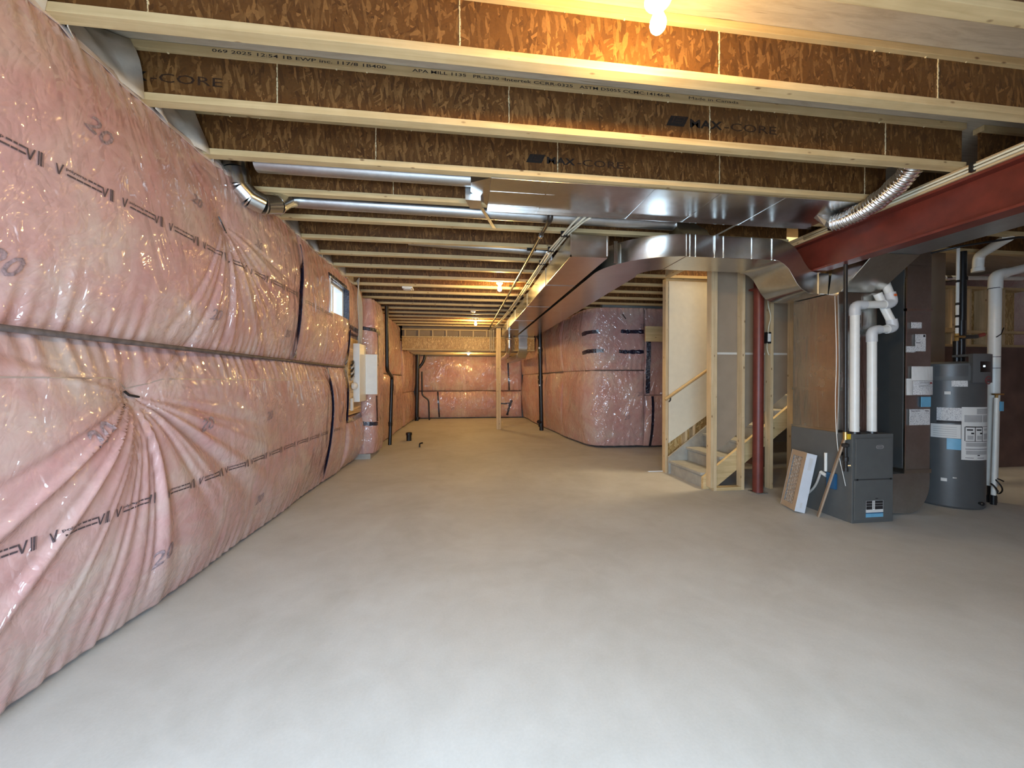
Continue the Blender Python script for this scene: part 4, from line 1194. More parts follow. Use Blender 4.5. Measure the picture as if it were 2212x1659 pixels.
MB().box(1.415, 1.665, 9.79, 9.80, 2.405, 2.425).build('drive_cleat', 'zinc_bright', dd)
st = thing('drain_stack', 'tall black plastic drain stack with couplings in front of the right wall', 'pipe', (2.02, 9.85, 0))
m = MB(); m.tube([(2.035, 9.85, 0.0), (2.01, 9.85, 1.22), (1.985, 9.85, 2.73)], 0.055, 18); m.build('stack_pipe', 'black_plastic', st, smooth='auto')
for z in (0.10, 1.22, 1.34, 2.05):
    m = MB(); m.tube([(2.02 - .012 * z, 9.85, z), (2.02 - .012 * z, 9.85, z + 0.09)], 0.068, 18); m.build('coupling', 'black_plastic', st, smooth='auto')
m = MB(); m.tube([(2.0, 9.83, 0.22), (1.93, 9.74, 0.24)], 0.045, 14); m.build('cleanout', 'black_plastic', st, smooth='auto')
m = MB(); m.tube(fillet([(2.0, 9.85, 2.35), (1.9, 9.9, 2.55), (1.55, 10.0, 2.62)], 0.15), 0.05, 14); m.build('branch', 'black_plastic', st, smooth='auto')
MB().box(1.955, 1.985, 9.78, 9.792, 1.16, 1.20).build('sticker', 'paper_white', st)
MB().box(1.94, 1.985, 9.78, 9.792, 2.12, 2.17).build('sticker', 'paper_white', st)
sv = thing('vent_pipe', 'thin black vent pipe hugging the drain stack', 'pipe', (2.12, 10.0, 1.1))
m = MB(); m.tube(fillet([(2.03, 10.05, 2.70), (2.03, 10.05, 1.95), (2.06, 10.0, 1.5), (2.05, 9.97, 1.12)], 0.2), 0.02, 10); m.build('pipe_run', 'black_plastic', sv, smooth='auto')
ls = thing('drain_stack', 'thick black drain pipe in the far left corner with a side branch', 'pipe', (-1.42, 12.75, 0))
m = MB(); m.tube([(-1.49, 12.75, 0), (-1.45, 12.75, 2.14)], 0.062, 18); m.build('stack_pipe', 'black_plastic', ls, smooth='auto')
m = MB(); m.tube(fillet([(-1.41, 12.75, 1.72), (-1.27, 12.75, 1.90), (-1.22, 12.75, 2.13)], 0.12), 0.045, 14); m.build('side_branch', 'black_plastic', ls, smooth='auto')
MB().lathe([(0.075, 0), (0.075, 0.08)], (-1.46, 12.75, 0.04), 18).build('coupling', 'black_plastic', ls, smooth='auto')
l2 = thing('small_pipe', 'thin black pipe with a dogleg beside the far left drain pipe', 'pipe', (-1.2, 12.9, 0))
m = MB(); m.tube(fillet([(-1.34, 12.9, 1.6), (-1.33, 12.9, 0.82), (-1.12, 12.9, 0.66), (-1.10, 12.9, 0.0)], 0.08), 0.025, 12); m.build('pipe_run', 'black_plastic', l2, smooth='auto')
lj = thing('wall_pipe', 'black pipe with a slanted jog standing against the left wall', 'pipe', (-1.47, 8.0, 0))
m = MB(); m.tube(fillet([(-1.45, 7.62, 2.73), (-1.45, 7.66, 1.50), (-1.45, 8.17, 1.38), (-1.47, 8.02, 0.0)], 0.09), 0.036, 16); m.build('pipe_run', 'black_plastic', lj, smooth='auto')
m = MB(); m.tube([(-1.464, 8.06, 0.38), (-1.465, 8.055, 0.46)], 0.044, 16); m.build('coupling', 'black_plastic', lj, smooth='auto')
f1 = thing('pipe_stub', 'short black capped pipe stub rising from the floor', 'pipe', (-1.16, 8.52, 0))
MB().lathe([(0.055, 0), (0.055, 0.12), (0.066, 0.125), (0.066, 0.175), (0.05, 0.18)], (-1.16, 8.52, 0), 18).build('stub_body', 'black_plastic', f1, smooth='auto')
MB().lathe([(0.001, .10), (0.045, 0.10), (0.045, 0.182)], (-1.16, 8.52, 0), 14).build('stub_cap', 'black_iron', f1, smooth='auto')
f2 = thing('bent_stub', 'tiny bent black pipe end poking out of the floor', 'pipe', (-0.84, 7.66, 0))
m = MB(); m.tube(fillet([(-0.84, 7.66, 0), (-0.84, 7.66, 0.075), (-0.79, 7.64, 0.085)], 0.03), 0.014, 10); m.build('stub_body', 'black_plastic', f2, smooth='auto')
m = MB(); m.tube([(-0.79, 7.64, 0.085), (-0.782, 7.638, 0.086)], 0.018, 10); m.build('stub_lip', 'black_plastic', f2, smooth='auto')

# ------------------------------------------------------------------ staircase and its partitions
RI, RUN, X0S = 0.186, 0.25, 2.875
sg = thing('staircase', 'grey painted wooden stairs climbing to the right behind the studs', 'staircase', (X0S, 4.7, 0))
for k in range(11):
    x = X0S + RUN * k; z = RI * (k + 1)
    MB().box(x, x + 0.018, 4.31, 5.03, z - RI, z - 0.032).build('riser', 'stair_paint', sg)
    MB().box(x - 0.028, x + RUN + 0.016, 4.31, 5.03, z - 0.032, z).build('tread', 'stair_paint', sg, bevel=0.006)
sl = RI / RUN
def slope_poly(x0, x1, zt, h):
    return [(x0, zt + sl * (x0 - X0S) - h), (x1, zt + sl * (x1 - X0S) - h), (x1, zt + sl * (x1 - X0S)), (x0, zt + sl * (x0 - X0S))]
p = slope_poly(X0S - 0.03, 5.7, 0.255, 0.30); p[0] = (p[0][0] + 0.06, 0.0) if p[0][1] < 0 else p[0]
pp = [(X0S - 0.03, 0.0), (X0S + 0.10, 0.0), (5.7, p[1][1]), (5.7, p[2][1]), (X0S - 0.03, p[3][1])]
MB().prism(pp, 'y', 5.032, 5.062).build('wall_stringer', 'stair_paint', sg)
pp = [(X0S - 0.02, 0.0), (X0S + 0.12, 0.0), (5.7, 0.06 + sl * (5.7 - 3.07)), (5.7, 0.30 + sl * (5.7 - 3.07)), (X0S - 0.02, 0.30 + sl * (X0S - .02 - 3.07))]
MB().prism(pp, 'y', 4.265, 4.305).build('open_stringer', 'lumber_x', sg)
# near partition of studs
npn = thing('stud_partition', 'open partition of bare wooden studs in front of the stairs', 'partition', (3.4, 4.2, 0))
for x in (2.925, 3.282, 3.655, 3.955, 4.36):
    MB().box(x, x + 0.038, 4.172, 4.258, 0.0 if x < 3.3 or x > 3.6 else 0.0, 2.70).build('stud', 'lumber_z', npn, bevel=0.002)
MB().box(2.887, 2.923, 4.172, 4.258, 0.038, 2.70).build('stud', 'lumber_z', npn, bevel=0.002)
MB().box(2.963, 3.282, 4.172, 4.258, 0, 0.038).build('bottom_plate', 'lumber_x', npn, bevel=0.002)
MB().box(2.885, 5.0, 4.172, 4.258, 2.701, 2.738).build('top_plate', 'lumber_x', npn, bevel=0.002)
dp = [(2.90, 0.36), (5.0, 0.36 + sl * 2.1), (5.0, 2.70), (2.90, 2.70)]
MB().prism(dp, 'y', 4.262, 4.264).build('drywall_sheet', 'drywall_back', npn)
MB().prism([(2.965, 1.615), (3.281, 1.615), (3.281, 1.64), (2.965, 1.64)], 'y', 4.2585, 4.2605).build('joint_tape', 'drywall_tape', npn)
MB().prism([(3.322, 1.615), (3.653, 1.615), (3.653, 1.64), (3.322, 1.64)], 'y', 4.2585, 4.2605).build('joint_tape', 'drywall_tape', npn)
MB().prism([(3.695, 1.615), (3.953, 1.615), (3.953, 1.64), (3.695, 1.64)], 'y', 4.2585, 4.2605).build('joint_tape', 'drywall_tape', npn)
# far partition with the white panel
fpn = thing('stair_wall_panel', 'white drywall panel with sloping lower edge above the stairs', 'partition', (3.2, 5.1, 0))
MB().prism([(2.875, 0.42), (5.9, 0.42 + 0.66 * 3.0), (5.9, 2.70), (2.875, 2.70)], 'y', 5.085, 5.098).build('drywall_sheet', 'drywall_white', fpn)
for x in (2.835, 3.13, 3.25, 3.62, 4.0):
    MB().box(x, x + 0.038, 5.10, 5.188, 0, 2.70).build('stud', 'lumber_z', fpn, bevel=0.002)
MB().box(2.835, 5.9, 5.10, 5.188, 2.701, 2.738).build('top_plate', 'lumber_x', fpn)
MB().prism([(2.875, 0.10), (3.05, 0.10), (4.2, 1.2), (2.875, 0.6)], 'y', 5.19, 5.20).build('backing_board', 'osb_light', fpn)
hr = thing('handrail', 'light wooden handrail sloping up the white stair wall', 'handrail', (2.84, 5.05, 1.03))
a, b = Vector((2.80, 5.045, 1.035)), Vector((5.2, 5.045, 1.035 + 0.655 * 2.4))
d_ = (b - a).normalized(); u_ = Vector((-d_.z, 0, d_.x))
def railring(p):
    return [p + u_ * 0.022 * math.cos(t) + Vector((0, 1, 0)) * 0.018 * math.sin(t) for t in [2 * PI * i / 12 for i in range(12)]]
MB().loft([railring(a), railring(b)]).build('rail', 'handrail_wood', hr, smooth='auto')
for x in (2.88, 3.9):
    z = 1.035 + 0.655 * (x - 2.80)
    m = MB(); m.tube([(x, 5.045, z - .02), (x, 5.05, z - .06), (x, 5.085, z - .085)], 0.009, 8); m.build('rail_bracket', 'black_iron', hr, smooth=True)
lh = thing('lumber_header', 'short tan lumber header left of the stair wall', 'header', (3.4, 6.35, 1.99))
MB().box(3.16, 3.9, 6.35, 6.39, 1.985, 2.25).build('header_board', 'lumber_x', lh, bevel=0.002)
MB().box(3.80, 3.84, 6.40, 6.49, 0, 2.25).build('end_stud', 'lumber_z', lh)
ot = thing('floor_scrap', 'small white scrap strip on the floor by the first stair', 'scrap', (2.80, 5.15, 0))
MB().box(2.62, 2.84, 5.17, 5.20, 0, 0.012).build('strip', 'paper_white', ot)
sw = thing('switch_box', 'black outlet box with white device on the third stud', 'switch', (3.63, 4.15, 1.8))
MB().box(3.59, 3.652, 4.16, 4.22, 1.745, 1.88).build('box_body', 'black_plastic', sw, bevel=0.004)
MB().box(3.602, 3.640, 4.152, 4.161, 1.765, 1.86).build('device', 'white_plastic', sw, bevel=0.003)
wr = thing('stud_wire', 'loose white wire looping along the third stud to the switch box', 'cable', (3.62, 4.15, 1.9), 'white electrical cables')
m = MB(); m.tube(fillet([(3.60, 4.15, 2.35), (3.585, 4.14, 2.2), (3.63, 4.14, 2.05), (3.60, 4.145, 1.95), (3.61, 4.165, 1.86)], 0.05), 0.005, 8); m.build('wire', 'cable_white', wr, smooth=True)
m = MB(); m.tube(fillet([(3.60, 4.165, 1.75), (3.58, 4.145, 1.68), (3.60, 4.14, 1.60), (3.63, 4.15, 1.62)], 0.04), 0.005, 8); m.build('wire', 'cable_white', wr, smooth=True)

# ------------------------------------------------------------------ furnace, plenum, return
fu = thing('furnace', 'dark grey gas furnace cabinet with two front doors', 'furnace', (3.71, 3.4, 0))
MB().box(3.505, 3.935, 3.062, 3.72, 0.0, 0.812).build('cabinet', 'furnace_grey', fu, bevel=0.006)
d1 = MB().box(3.53, 3.915, 3.05, 3.062, 0.405, 0.775).build('upper_door', 'furnace_grey', fu, bevel=0.005)
d2 = MB().box(3.52, 3.92, 3.05, 3.062, 0.03, 0.395).build('lower_door', 'furnace_grey', fu, bevel=0.005)
for x in (3.545, 3.895):
    MB().lathe([(0.009, 0), (0.009, -0.004), (0.003, -0.005)], (x, 3.05, 0.40), 12, 'y').build('door_knob', 'black_plastic', fu, smooth='auto')
MB().box(3.53, 3.915, 3.056, 3.0621, 0.395, 0.405).build('door_gap', 'furnace_grey_dark', fu)
rgm = MB()
ring = []
for (ro, yy_) in ((1.0, 3.0488), (1.0, 3.0495), (0.78, 3.0495), (0.78, 3.0488)):
    ring.append(yy_)
n = 28
def ov(k, s_):
    t = 2 * PI * k / n
    c_, q_ = math.cos(t), math.sin(t)
    ex = 0.7
    return (3.775 + s_ * 0.040 * math.copysign(abs(c_) ** ex, c_), 0.695 + s_ ** 1.5 * 0.0175 * math.copysign(abs(q_) ** ex, q_))
vs, fs = [], []
for k in range(n):
    a_, b_ = ov(k, 1.0), ov(k, 0.80)
    vs += [(a_[0], 3.0478, a_[1]), (b_[0], 3.0478, b_[1])]
for k in range(n):
    j = (k + 1) % n
    fs.append((2 * k, 2 * j, 2 * j + 1, 2 * k + 1))
rgm.add(vs, fs); rgm.build('badge_ring', 'logo_silver', d1, normals=False)
bd = MB()
for (x, w_) in ((3.752, .007), (3.761, .006), (3.769, .006), (3.777, .007), (3.786, .005), (3.797, .006)):
    bd.box(x, x + w_ * .8, 3.0478, 3.0495, 0.690, 0.700)
bd.build('badge_lettering', 'logo_silver', d1)
# sticker with window-like diagram
sx0, sx1 = 3.635, 3.815
stk = MB(); stk.box(sx0, sx1, 3.0485, 3.0498, 0.125, 0.205); stk.build('diagram_label', 'ink_black', d2)
fr = MB()
for z in (0.205, 0.18, 0.157):
    fr.box(sx0, sx1, 3.0478, 3.0487, z - .0012, z + .0012)
fr.box(sx0, sx0 + .003, 3.0478, 3.0487, .125, .205); fr.box(sx1 - .003, sx1, 3.0478, 3.0487, .125, .205)
fr.build('diagram_lines', 'paper_grey', d2)
MB().box(sx0 + .066, sx0 + .092, 3.0474, 3.0487, 0.118, 0.205).build('diagram_column', 'paper_white', d2)
ar = MB()
for k in range(4):
    z = 0.135 + .018 * k
    ar.add([(sx0 + .072, 3.047, z), (sx0 + .086, 3.047, z), (sx0 + .079, 3.047, z + .012)], [(0, 1, 2)])
ar.build('diagram_arrows', 'ink_black', d2, normals=False)
MB().box(sx0, sx1, 3.0478, 3.0498, 0.098, 0.125).build('label_band', 'paper_white', d2)
MB().box(sx0, sx1, 3.0478, 3.0498, 0.088, 0.098).build('label_band', 'label_blue_dark', d2)
MB().box(sx0, sx1, 3.0478, 3.0498, 0.055, 0.088).build('label_band', 'label_blue', d2)
MB().box(3.735, 3.76, 3.0478, 3.0498, 0.222, 0.227).build('small_mark', 'ink_black', d2)
MB().lathe([(0.018, 0), (0.018, -0.008), (0.008, -0.01)], (3.505, 3.16, 0.62), 14, 'x').build('side_plug', 'black_plastic', fu, smooth='auto')

pl = thing('supply_plenum', 'tall galvanized plenum box standing on the furnace', 'duct', (3.72, 3.45, 0.82))
MB().box(3.515, 3.925, 3.205, 3.71, 0.813, 1.22).build('lower_section', 'galvanized_crinkle', pl, bevel=0.003)
MB().box(3.515, 3.925, 3.205, 3.71, 1.224, 2.135).build('upper_section', 'galvanized_crinkle', pl, bevel=0.003)
MB().box(3.508, 3.932, 3.198, 3.716, 1.205, 1.235).build('drive_cleat', 'galvanized', pl)
MB().box(3.505, 3.932, 3.198, 3.716, 0.813, 0.835).build('base_flange', 'galvanized', pl)
MB().box(3.50, 3.515, 3.195, 3.215, 0.83, 2.13).build('corner_trim', 'zinc_bright', pl)
m = MB(); m.loft([[(3.53, 3.205, 2.137), (3.94, 3.205, 2.137), (3.94, 3.325, 2.137), (3.53, 3.325, 2.137)], [(3.56, 2.93, 2.415), (4.02, 2.93, 2.415), (4.02, 3.31, 2.415), (3.56, 3.31, 2.415)]])
m.build('slanted_transition', 'galvanized', pl)
m = MB(); m.tube([(3.53, 3.203, 2.137), (3.56, 2.928, 2.415)], 0.004, 6); m.build('bright_edge', 'zinc_bright', pl)
ft = thing('front_duct', 'dull metal trunk duct hanging right of the red beam', 'duct', (3.8, 1.5, 2.42))
MB().box(3.54, 4.02, -0.8, 3.31, 2.418, 2.655).build('duct_section', 'galvanized_dull', ft, bevel=0.003)
MB().box(3.535, 4.025, 1.98, 2.0, 2.412, 2.418).build('drive_cleat', 'galvanized', ft)
rt = thing('return_drop', 'tall pinkish reflecting return air duct covered with papers', 'duct', (4.38, 3.5, 0))
MB().box(4.235, 4.525, 3.20, 3.80, 0.44, 1.98).build('drop_section', 'galvanized_dull', rt, bevel=0.003)
MB().box(4.235, 4.525, 3.20, 3.80, 1.984, 2.415).build('drop_section', 'galvanized_dull', rt, bevel=0.003)
MB().box(4.235, 4.525, 3.20, 3.80, 2.418, 2.73).build('drop_section', 'galvanized_dull', rt, bevel=0.003)
MB().box(4.228, 4.532, 3.192, 3.806, 1.97, 1.995).build('drive_cleat', 'galvanized', rt)
MB().box(4.228, 4.532, 3.192, 3.806, 0.40, 0.44).build('drive_cleat', 'galvanized', rt)
MB().box(4.228, 4.24, 3.192, 3.206, 0.44, 2.4).build('corner_trim', 'zinc_bright', rt)
arc = [(4.525 - 0.25 + 0.25 * math.cos(a), 0.30 - 0.29 * math.sin(a)) for a in [PI / 2 * k / 8 for k in range(9)]]
MB().prism([(3.937, 0.40), (3.937, 0.03)] + arc[::-1][0:] + [(4.525, 0.40)], 'y', 3.20, 3.72).build('boot', 'galvanized_dull', rt)
sdp = MB().box(4.226, 4.2345, 3.215, 3.79, 0.45, 2.40); sdp.build('side_shade_sheet', 'furnace_grey_dark', rt)  # dark sheet over the duct's left side, its shade put into the colour
GP = 'papers taped to the return duct'
def paper(x0, x1, z0, z1, label, m='printed_paper', y=3.19, marks=(), lift=0.0, cat='paper'):
    p_ = thing('paper_sheet', label, cat, ((x0 + x1) / 2, y, z0), GP)
    nseg = 6
    rings = []
    for k in range(nseg + 1):
        x = x0 + (x1 - x0) * k / nseg
        q = -lift * math.sin(PI * k / nseg)
        rings.append([(x, y + q - 0.003, z0), (x, y + q, z0), (x, y + q * 0.5, z1), (x, y + q * 0.5 - 0.003, z1)])
    MB().loft(rings).build('sheet', m, p_)
    for (a_, b_, c_, d_, mm) in marks:
        MB().box(x0 + (x1 - x0) * a_, x0 + (x1 - x0) * b_, y - lift - 0.0048, y - lift - 0.0036, z0 + (z1 - z0) * c_, z0 + (z1 - z0) * d_).build('mark', mm, p_)
    return p_
paper(4.285, 4.40, 1.805, 1.863, 'small white slip high on the return duct')
paper(4.332, 4.448, 1.584, 1.748, 'tall white tag with a black dot on the return duct', marks=[(.74, .92, .84, .97, 'ink_black'), (.08, .45, .48, .51, 'ink_black')])
paper(4.237, 4.33, 1.573, 1.632, 'small white slip beside the tall tag on return duct')
paper(4.293, 4.53, 1.302, 1.437, 'shiny plastic sleeved booklet on the return duct', 'paper_white', lift=0.02)
paper(4.311, 4.53, 1.162, 1.299, 'printed card with red seal on the return duct', lift=0.025, marks=[(.70, .80, .78, .90, 'logo_red'), (.18, .64, .82, .88, 'paper_grey'), (.12, .82, .60, .66, 'paper_grey')])
paper(4.240, 4.305, 1.16, 1.32, 'pale translucent sleeve at the left edge of return duct', 'paper_white', lift=0.006)
paper(4.402, 4.512, 1.045, 1.143, 'small blue label on the return duct', 'label_blue')
paper(4.273, 4.503, 0.870, 1.024, 'white handwritten form low on the return duct', marks=[(.75, .93, .87, .91, 'ink_soft'), (.06, .5, .87, .90, 'ink_soft')])

# pvc vent pipes
pv1 = thing('pvc_vent', 'taller white plastic vent pipe rising from the furnace top', 'pipe', (3.585, 3.125, 0.82), 'white furnace vent pipes')
m = MB(); m.tube([(3.585, 3.115, 0.815), (3.58, 3.115, 1.93)], 0.0365, 18); m.build('riser_pipe', 'pvc_white', pv1, smooth='auto')
m = MB(); m.tube(fillet([(3.58, 3.115, 1.90), (3.578, 3.115, 1.995), (3.68, 3.115, 2.0)], 0.06, 8), 0.042, 18); m.build('elbow', 'pvc_grey_joint', pv1, smooth='auto')
m = MB(); m.tube([(3.66, 3.115, 2.0), (3.92, 3.115, 2.01)], 0.0345, 18); m.build('cross_pipe', 'pvc_white', pv1, smooth='auto')
m = MB(); m.tube(fillet([(3.885, 3.115, 2.008), (3.985, 3.115, 2.02), (3.97, 3.13, 2.12)], 0.06, 8), 0.042, 18); m.build('elbow', 'pvc_grey_joint', pv1, smooth='auto')
m = MB(); m.tube([(3.972, 3.13, 2.10), (4.0, 3.20, 2.25), (4.062, 3.36, 2.40), (4.07, 3.45, 2.72)], 0.0345, 18); m.build('upper_pipe', 'pvc_white', pv1, smooth='auto')
MB().box(3.945, 3.968, 3.068, 3.075, 2.08, 2.10).build('orange_sticker', 'orange_sticker', pv1)
pk = MB()
for k in range(16):
    pk.box(3.602, 3.606, 3.084, 3.087, 0.88 + .065 * k, 0.915 + .065 * k)
pk.build('pipe_lettering', 'ink_black', pv1)
MB().lathe([(0.045, 0), (0.043, 0.016), (0.037, 0.018)], (3.585, 3.115, 0.813), 18).build('pipe_gasket', 'black_plastic', pv1, smooth='auto')
pv2 = thing('pvc_vent', 'shorter white plastic vent pipe on the furnace top with double bend', 'pipe', (3.765, 3.125, 0.82), 'white furnace vent pipes')
m = MB(); m.tube([(3.768, 3.115, 0.815), (3.762, 3.115, 1.68)], 0.0365, 18); m.build('riser_pipe', 'pvc_white', pv2, smooth='auto')
m = MB(); m.tube(fillet([(3.762, 3.115, 1.66), (3.760, 3.115, 1.765), (3.84, 3.115, 1.775)], 0.06, 8), 0.042, 18); m.build('elbow', 'pvc_grey_joint', pv2, smooth='auto')
m = MB(); m.tube([(3.82, 3.115, 1.773), (3.94, 3.115, 1.782)], 0.0345, 18); m.build('cross_pipe', 'pvc_white', pv2, smooth='auto')
m = MB(); m.tube(fillet([(3.92, 3.115, 1.78), (3.99, 3.115, 1.79), (3.975, 3.12, 1.87)], 0.05, 8), 0.042, 18); m.build('elbow', 'pvc_grey_joint', pv2, smooth='auto')
m = MB(); m.tube([(3.978, 3.12, 1.85), (3.90, 3.155, 2.06), (3.875, 3.16, 2.12)], 0.034, 18); m.build('upper_pipe', 'pvc_white', pv2, smooth='auto')
MB().lathe([(0.045, 0), (0.043, 0.016), (0.037, 0.018)], (3.768, 3.115, 0.813), 18).build('pipe_gasket', 'black_plastic', pv2, smooth='auto')
# gas line at the furnace
gl = thing('gas_drop', 'black iron gas line with yellow valve on the furnace left side', 'pipe', (3.47, 3.10, 0.5))
m = MB(); m.tube([(3.463, 3.10, 2.36), (3.475, 3.10, 0.78)], 0.016, 12); m.build('pipe_run', 'black_iron', gl, smooth='auto')
m = MB(); m.tube([(3.475, 3.10, 0.70), (3.48, 3.10, 0.50)], 0.016, 12); m.build('drip_leg', 'black_iron', gl, smooth='auto')
m = MB(); m.tube([(3.474, 3.10, 0.83), (3.475, 3.10, 0.76)], 0.018, 12); m.build('valve_body', 'brass', gl, smooth='auto')
MB().box(3.47, 3.50, 3.07, 3.082, 0.765, 0.815).build('valve_handle', 'yellow_plastic', gl, bevel=0.003)
m = MB(); m.lathe([(0.018, 0), (0.028, 0.006), (0.03, 0.03), (0.018, 0.036)], (3.475, 3.10, 0.69), 8); m.build('union', 'black_iron', gl, smooth='auto')
m = MB(); m.lathe([(0.018, 0), (0.023, 0.004), (0.023, 0.04), (0.018, 0.044)], (3.479, 3.10, 0.56), 12); m.build('tee', 'black_iron', gl, smooth='auto')
m = MB(); m.tube([(3.48, 3.10, 0.50), (3.48, 3.10, 0.47)], 0.02, 12); m.build('cap', 'black_iron', gl, smooth='auto')
m = MB(); m.tube([(3.482, 3.10, 0.52), (3.506, 3.075, 0.525)], 0.008, 8); m.build('fitting', 'zinc_bright', gl, smooth='auto')
tw = thing('thermostat_wire', 'thin white wire hanging down the plenum and furnace side', 'cable', (3.49, 3.2, 0.6), 'white electrical cables')
m = MB(); m.tube(fillet([(3.485, 3.22, 2.10), (3.488, 3.20, 1.5), (3.485, 3.21, 1.1), (3.49, 3.20, 0.8), (3.49, 3.18, 0.62), (3.492, 3.11, 0.33)], 0.2), 0.0035, 6); m.build('wire', 'pvc_white', tw, smooth=True)
m = MB(); m.tube(fillet([(3.487, 3.19, 2.10), (3.486, 3.17, 1.4), (3.489, 3.185, 1.0), (3.49, 3.19, 0.8)], 0.2), 0.0035, 6); m.build('wire', 'wire_grey', tw, smooth=True)
cnd = thing('condensate_trap', 'small white condensate trap and grey tube on the furnace side', 'trap', (3.49, 3.35, 0.3))
m = MB(); m.tube([(3.495, 3.31, 0.42), (3.495, 3.31, 0.60)], 0.013, 10); m.build('standpipe', 'pvc_white', cnd, smooth='auto')
m = MB(); m.tube([(3.494, 3.36, 0.40), (3.494, 3.30, 0.38)], 0.018, 10); m.build('elbow', 'pvc_white', cnd, smooth='auto')
MB().box(3.478, 3.505, 3.20, 3.29, 0.27, 0.42).build('trap_body', 'label_blue_dark', cnd, bevel=0.006)
m = MB(); m.tube(fillet([(3.49, 3.36, 0.39), (3.48, 3.40, 0.25), (3.47, 3.50, 0.13), (3.46, 3.62, 0.09)], 0.12), 0.011, 10); m.build('drain_tube', 'wire_grey', cnd, smooth=True)

# filter leaning on the furnace
fi = thing('furnace_filter', 'pleated cardboard framed furnace filter leaning on the furnace', 'filter', (3.3, 3.5, 0))
O = Vector((3.222, 3.375, 0.0))
ex = Vector((0.055, 0.225, 0.0))          # width direction along the floor
top_v = Vector((0.135, 0.0, 0.565))       # leaning height
th = Vector((0.098, -0.012, -0.02))       # thickness toward the furnace
th.z = -th.x * top_v.x / top_v.z * 1.0
O.z = -th.z
def fbox(m, a0, a1, b0, b1, c0, c1):
    P_ = lambda a, b_, c: O + ex * a + top_v * b_ + th * c
    m.hexa([P_(a0, b0, c0), P_(a1, b0, c0), P_(a1, b0, c1), P_(a0, b0, c1), P_(a0, b1, c0), P_(a1, b1, c0), P_(a1, b1, c1), P_(a0, b1, c1)])
    return m
fbox(MB(), 0, 1, 0, 0.09, 0, 0.05).build('frame_strip', 'cardboard', fi)
fbox(MB(), 0, 1, 0.91, 1, 0, 0.05).build('frame_strip', 'cardboard', fi)
fbox(MB(), 0, 0.22, 0.09, 0.91, 0, 0.05).build('frame_strip', 'cardboard', fi)
fbox(MB(), 0.86, 1, 0.09, 0.91, 0, 0.05).build('frame_strip', 'cardboard', fi)
fbox(MB(), -0.015, 0.0, 0, 1, 0, 1).build('side_edge', 'filter_white_edge', fi)
fbox(MB(), 1.0, 1.015, 0, 1, 0, 1).build('side_edge', 'filter_white_edge', fi)
fbox(MB(), 0, 1, 0.985, 1, 0.05, 1).build('top_edge', 'filter_white_edge', fi)
fbox(MB(), 0, 1, 0, 0.015, 0.05, 1).build('bottom_edge', 'filter_white_edge', fi)
mm = MB(); nb = 40; rows = []
P_ = lambda a, b_, c: O + ex * a + top_v * b_ + th * c
for a in range(10):
    u = 0.20 + 0.68 * a / 9
    rows.append([P_(u, 0.07 + 0.86 * k / nb, 0.16 + 0.10 * (1 if (a % 2) else -1) + 0.05 * math.sin(k * 1.9 + a)) for k in range(nb + 1)])
vs = [p for r in rows for p in r]; w_ = nb + 1
mm.add(vs, [(a * w_ + k, (a + 1) * w_ + k, (a + 1) * w_ + k + 1, a * w_ + k + 1) for a in range(9) for k in range(nb)])
mm.build('pleats', 'filter_media', fi, normals=False)
fbox(MB(), -0.0165, -0.015, 0.72, 0.93, 0.35, 0.7).build('printed_mark', 'pvc_grey_joint', fi)
fbox(MB(), -0.0165, -0.015, 0.07, 0.16, 0.4, 0.6).build('printed_mark', 'pvc_grey_joint', fi)
sk = thing('wooden_stick', 'thin grey wooden stick leaning against the furnace side', 'stick', (3.37, 3.25, 0))
a, b = Vector((3.365, 3.262, 0.0)), Vector((3.488, 3.118, 0.775))
wv_ = Vector((0.012, 0.018, 0)); hv = Vector((0.006, -0.004, 0))
MB().hexa([a - wv_ - hv, a + wv_ - hv, a + wv_ + hv, a - wv_ + hv, b - wv_ - hv, b + wv_ - hv, b + wv_ + hv, b - wv_ + hv]).build('stick_body', 'grey_stick_wood', sk, bevel=0.001)

# ------------------------------------------------------------------ water heater
WC, WR = (5.13, 3.48), 0.27
wh = thing('water_heater', 'tall dark grey tank water heater with papers and a display', 'water heater', (WC[0], WC[1], 0))
MB().lathe([(0.255, 0.0), (0.262, 0.012), (WR, 0.02), (WR, 1.30)], (WC[0], WC[1], 0), 48).build('tank', 'tank_grey', wh, smooth='auto')
MB().lathe([(WR + .004, 1.30), (WR + .006, 1.31), (WR + .005, 1.44), (WR - .012, 1.475), (WR - .05, 1.495), (0.001, 1.50)], (WC[0], WC[1], 0), 48).build('top_cap', 'tank_cap_grey', wh, smooth='auto')
def cyl_patch(name, a0, a1, z0, z1, m, r=WR + 0.0015, thick=0.002, parent=wh):
    n = max(3, int(abs(a1 - a0) / 4)); rings = []
    for k in range(n + 1):
        a = math.radians(a0 + (a1 - a0) * k / n)
        c_, s_ = math.cos(a), math.sin(a)
        rings.append([(WC[0] + c_ * r, WC[1] + s_ * r, z0), (WC[0] + c_ * (r + thick), WC[1] + s_ * (r + thick), z0), (WC[0] + c_ * (r + thick), WC[1] + s_ * (r + thick), z1), (WC[0] + c_ * r, WC[1] + s_ * r, z1)])
    return MB().loft(rings).build(name, m, parent, smooth='auto')
hood = cyl_patch('control_hood', -112, -52, 1.28, 1.565, 'tank_cap_grey', WR - 0.02, 0.05)
cyl_patch('hood_top', -110, -54, 1.545, 1.568, 'tank_cap_grey', 0.05, 0.24)
cyl_patch('cap_recess', -164, -116, 1.345, 1.455, 'tank_grey', WR + 0.004, 0.004)
cyl_patch('recess_rim', -166, -114, 1.455, 1.468, 'tank_cap_grey', WR + 0.004, 0.008)
cyl_patch('recess_rim', -166, -114, 1.332, 1.345, 'tank_cap_grey', WR + 0.004, 0.008)
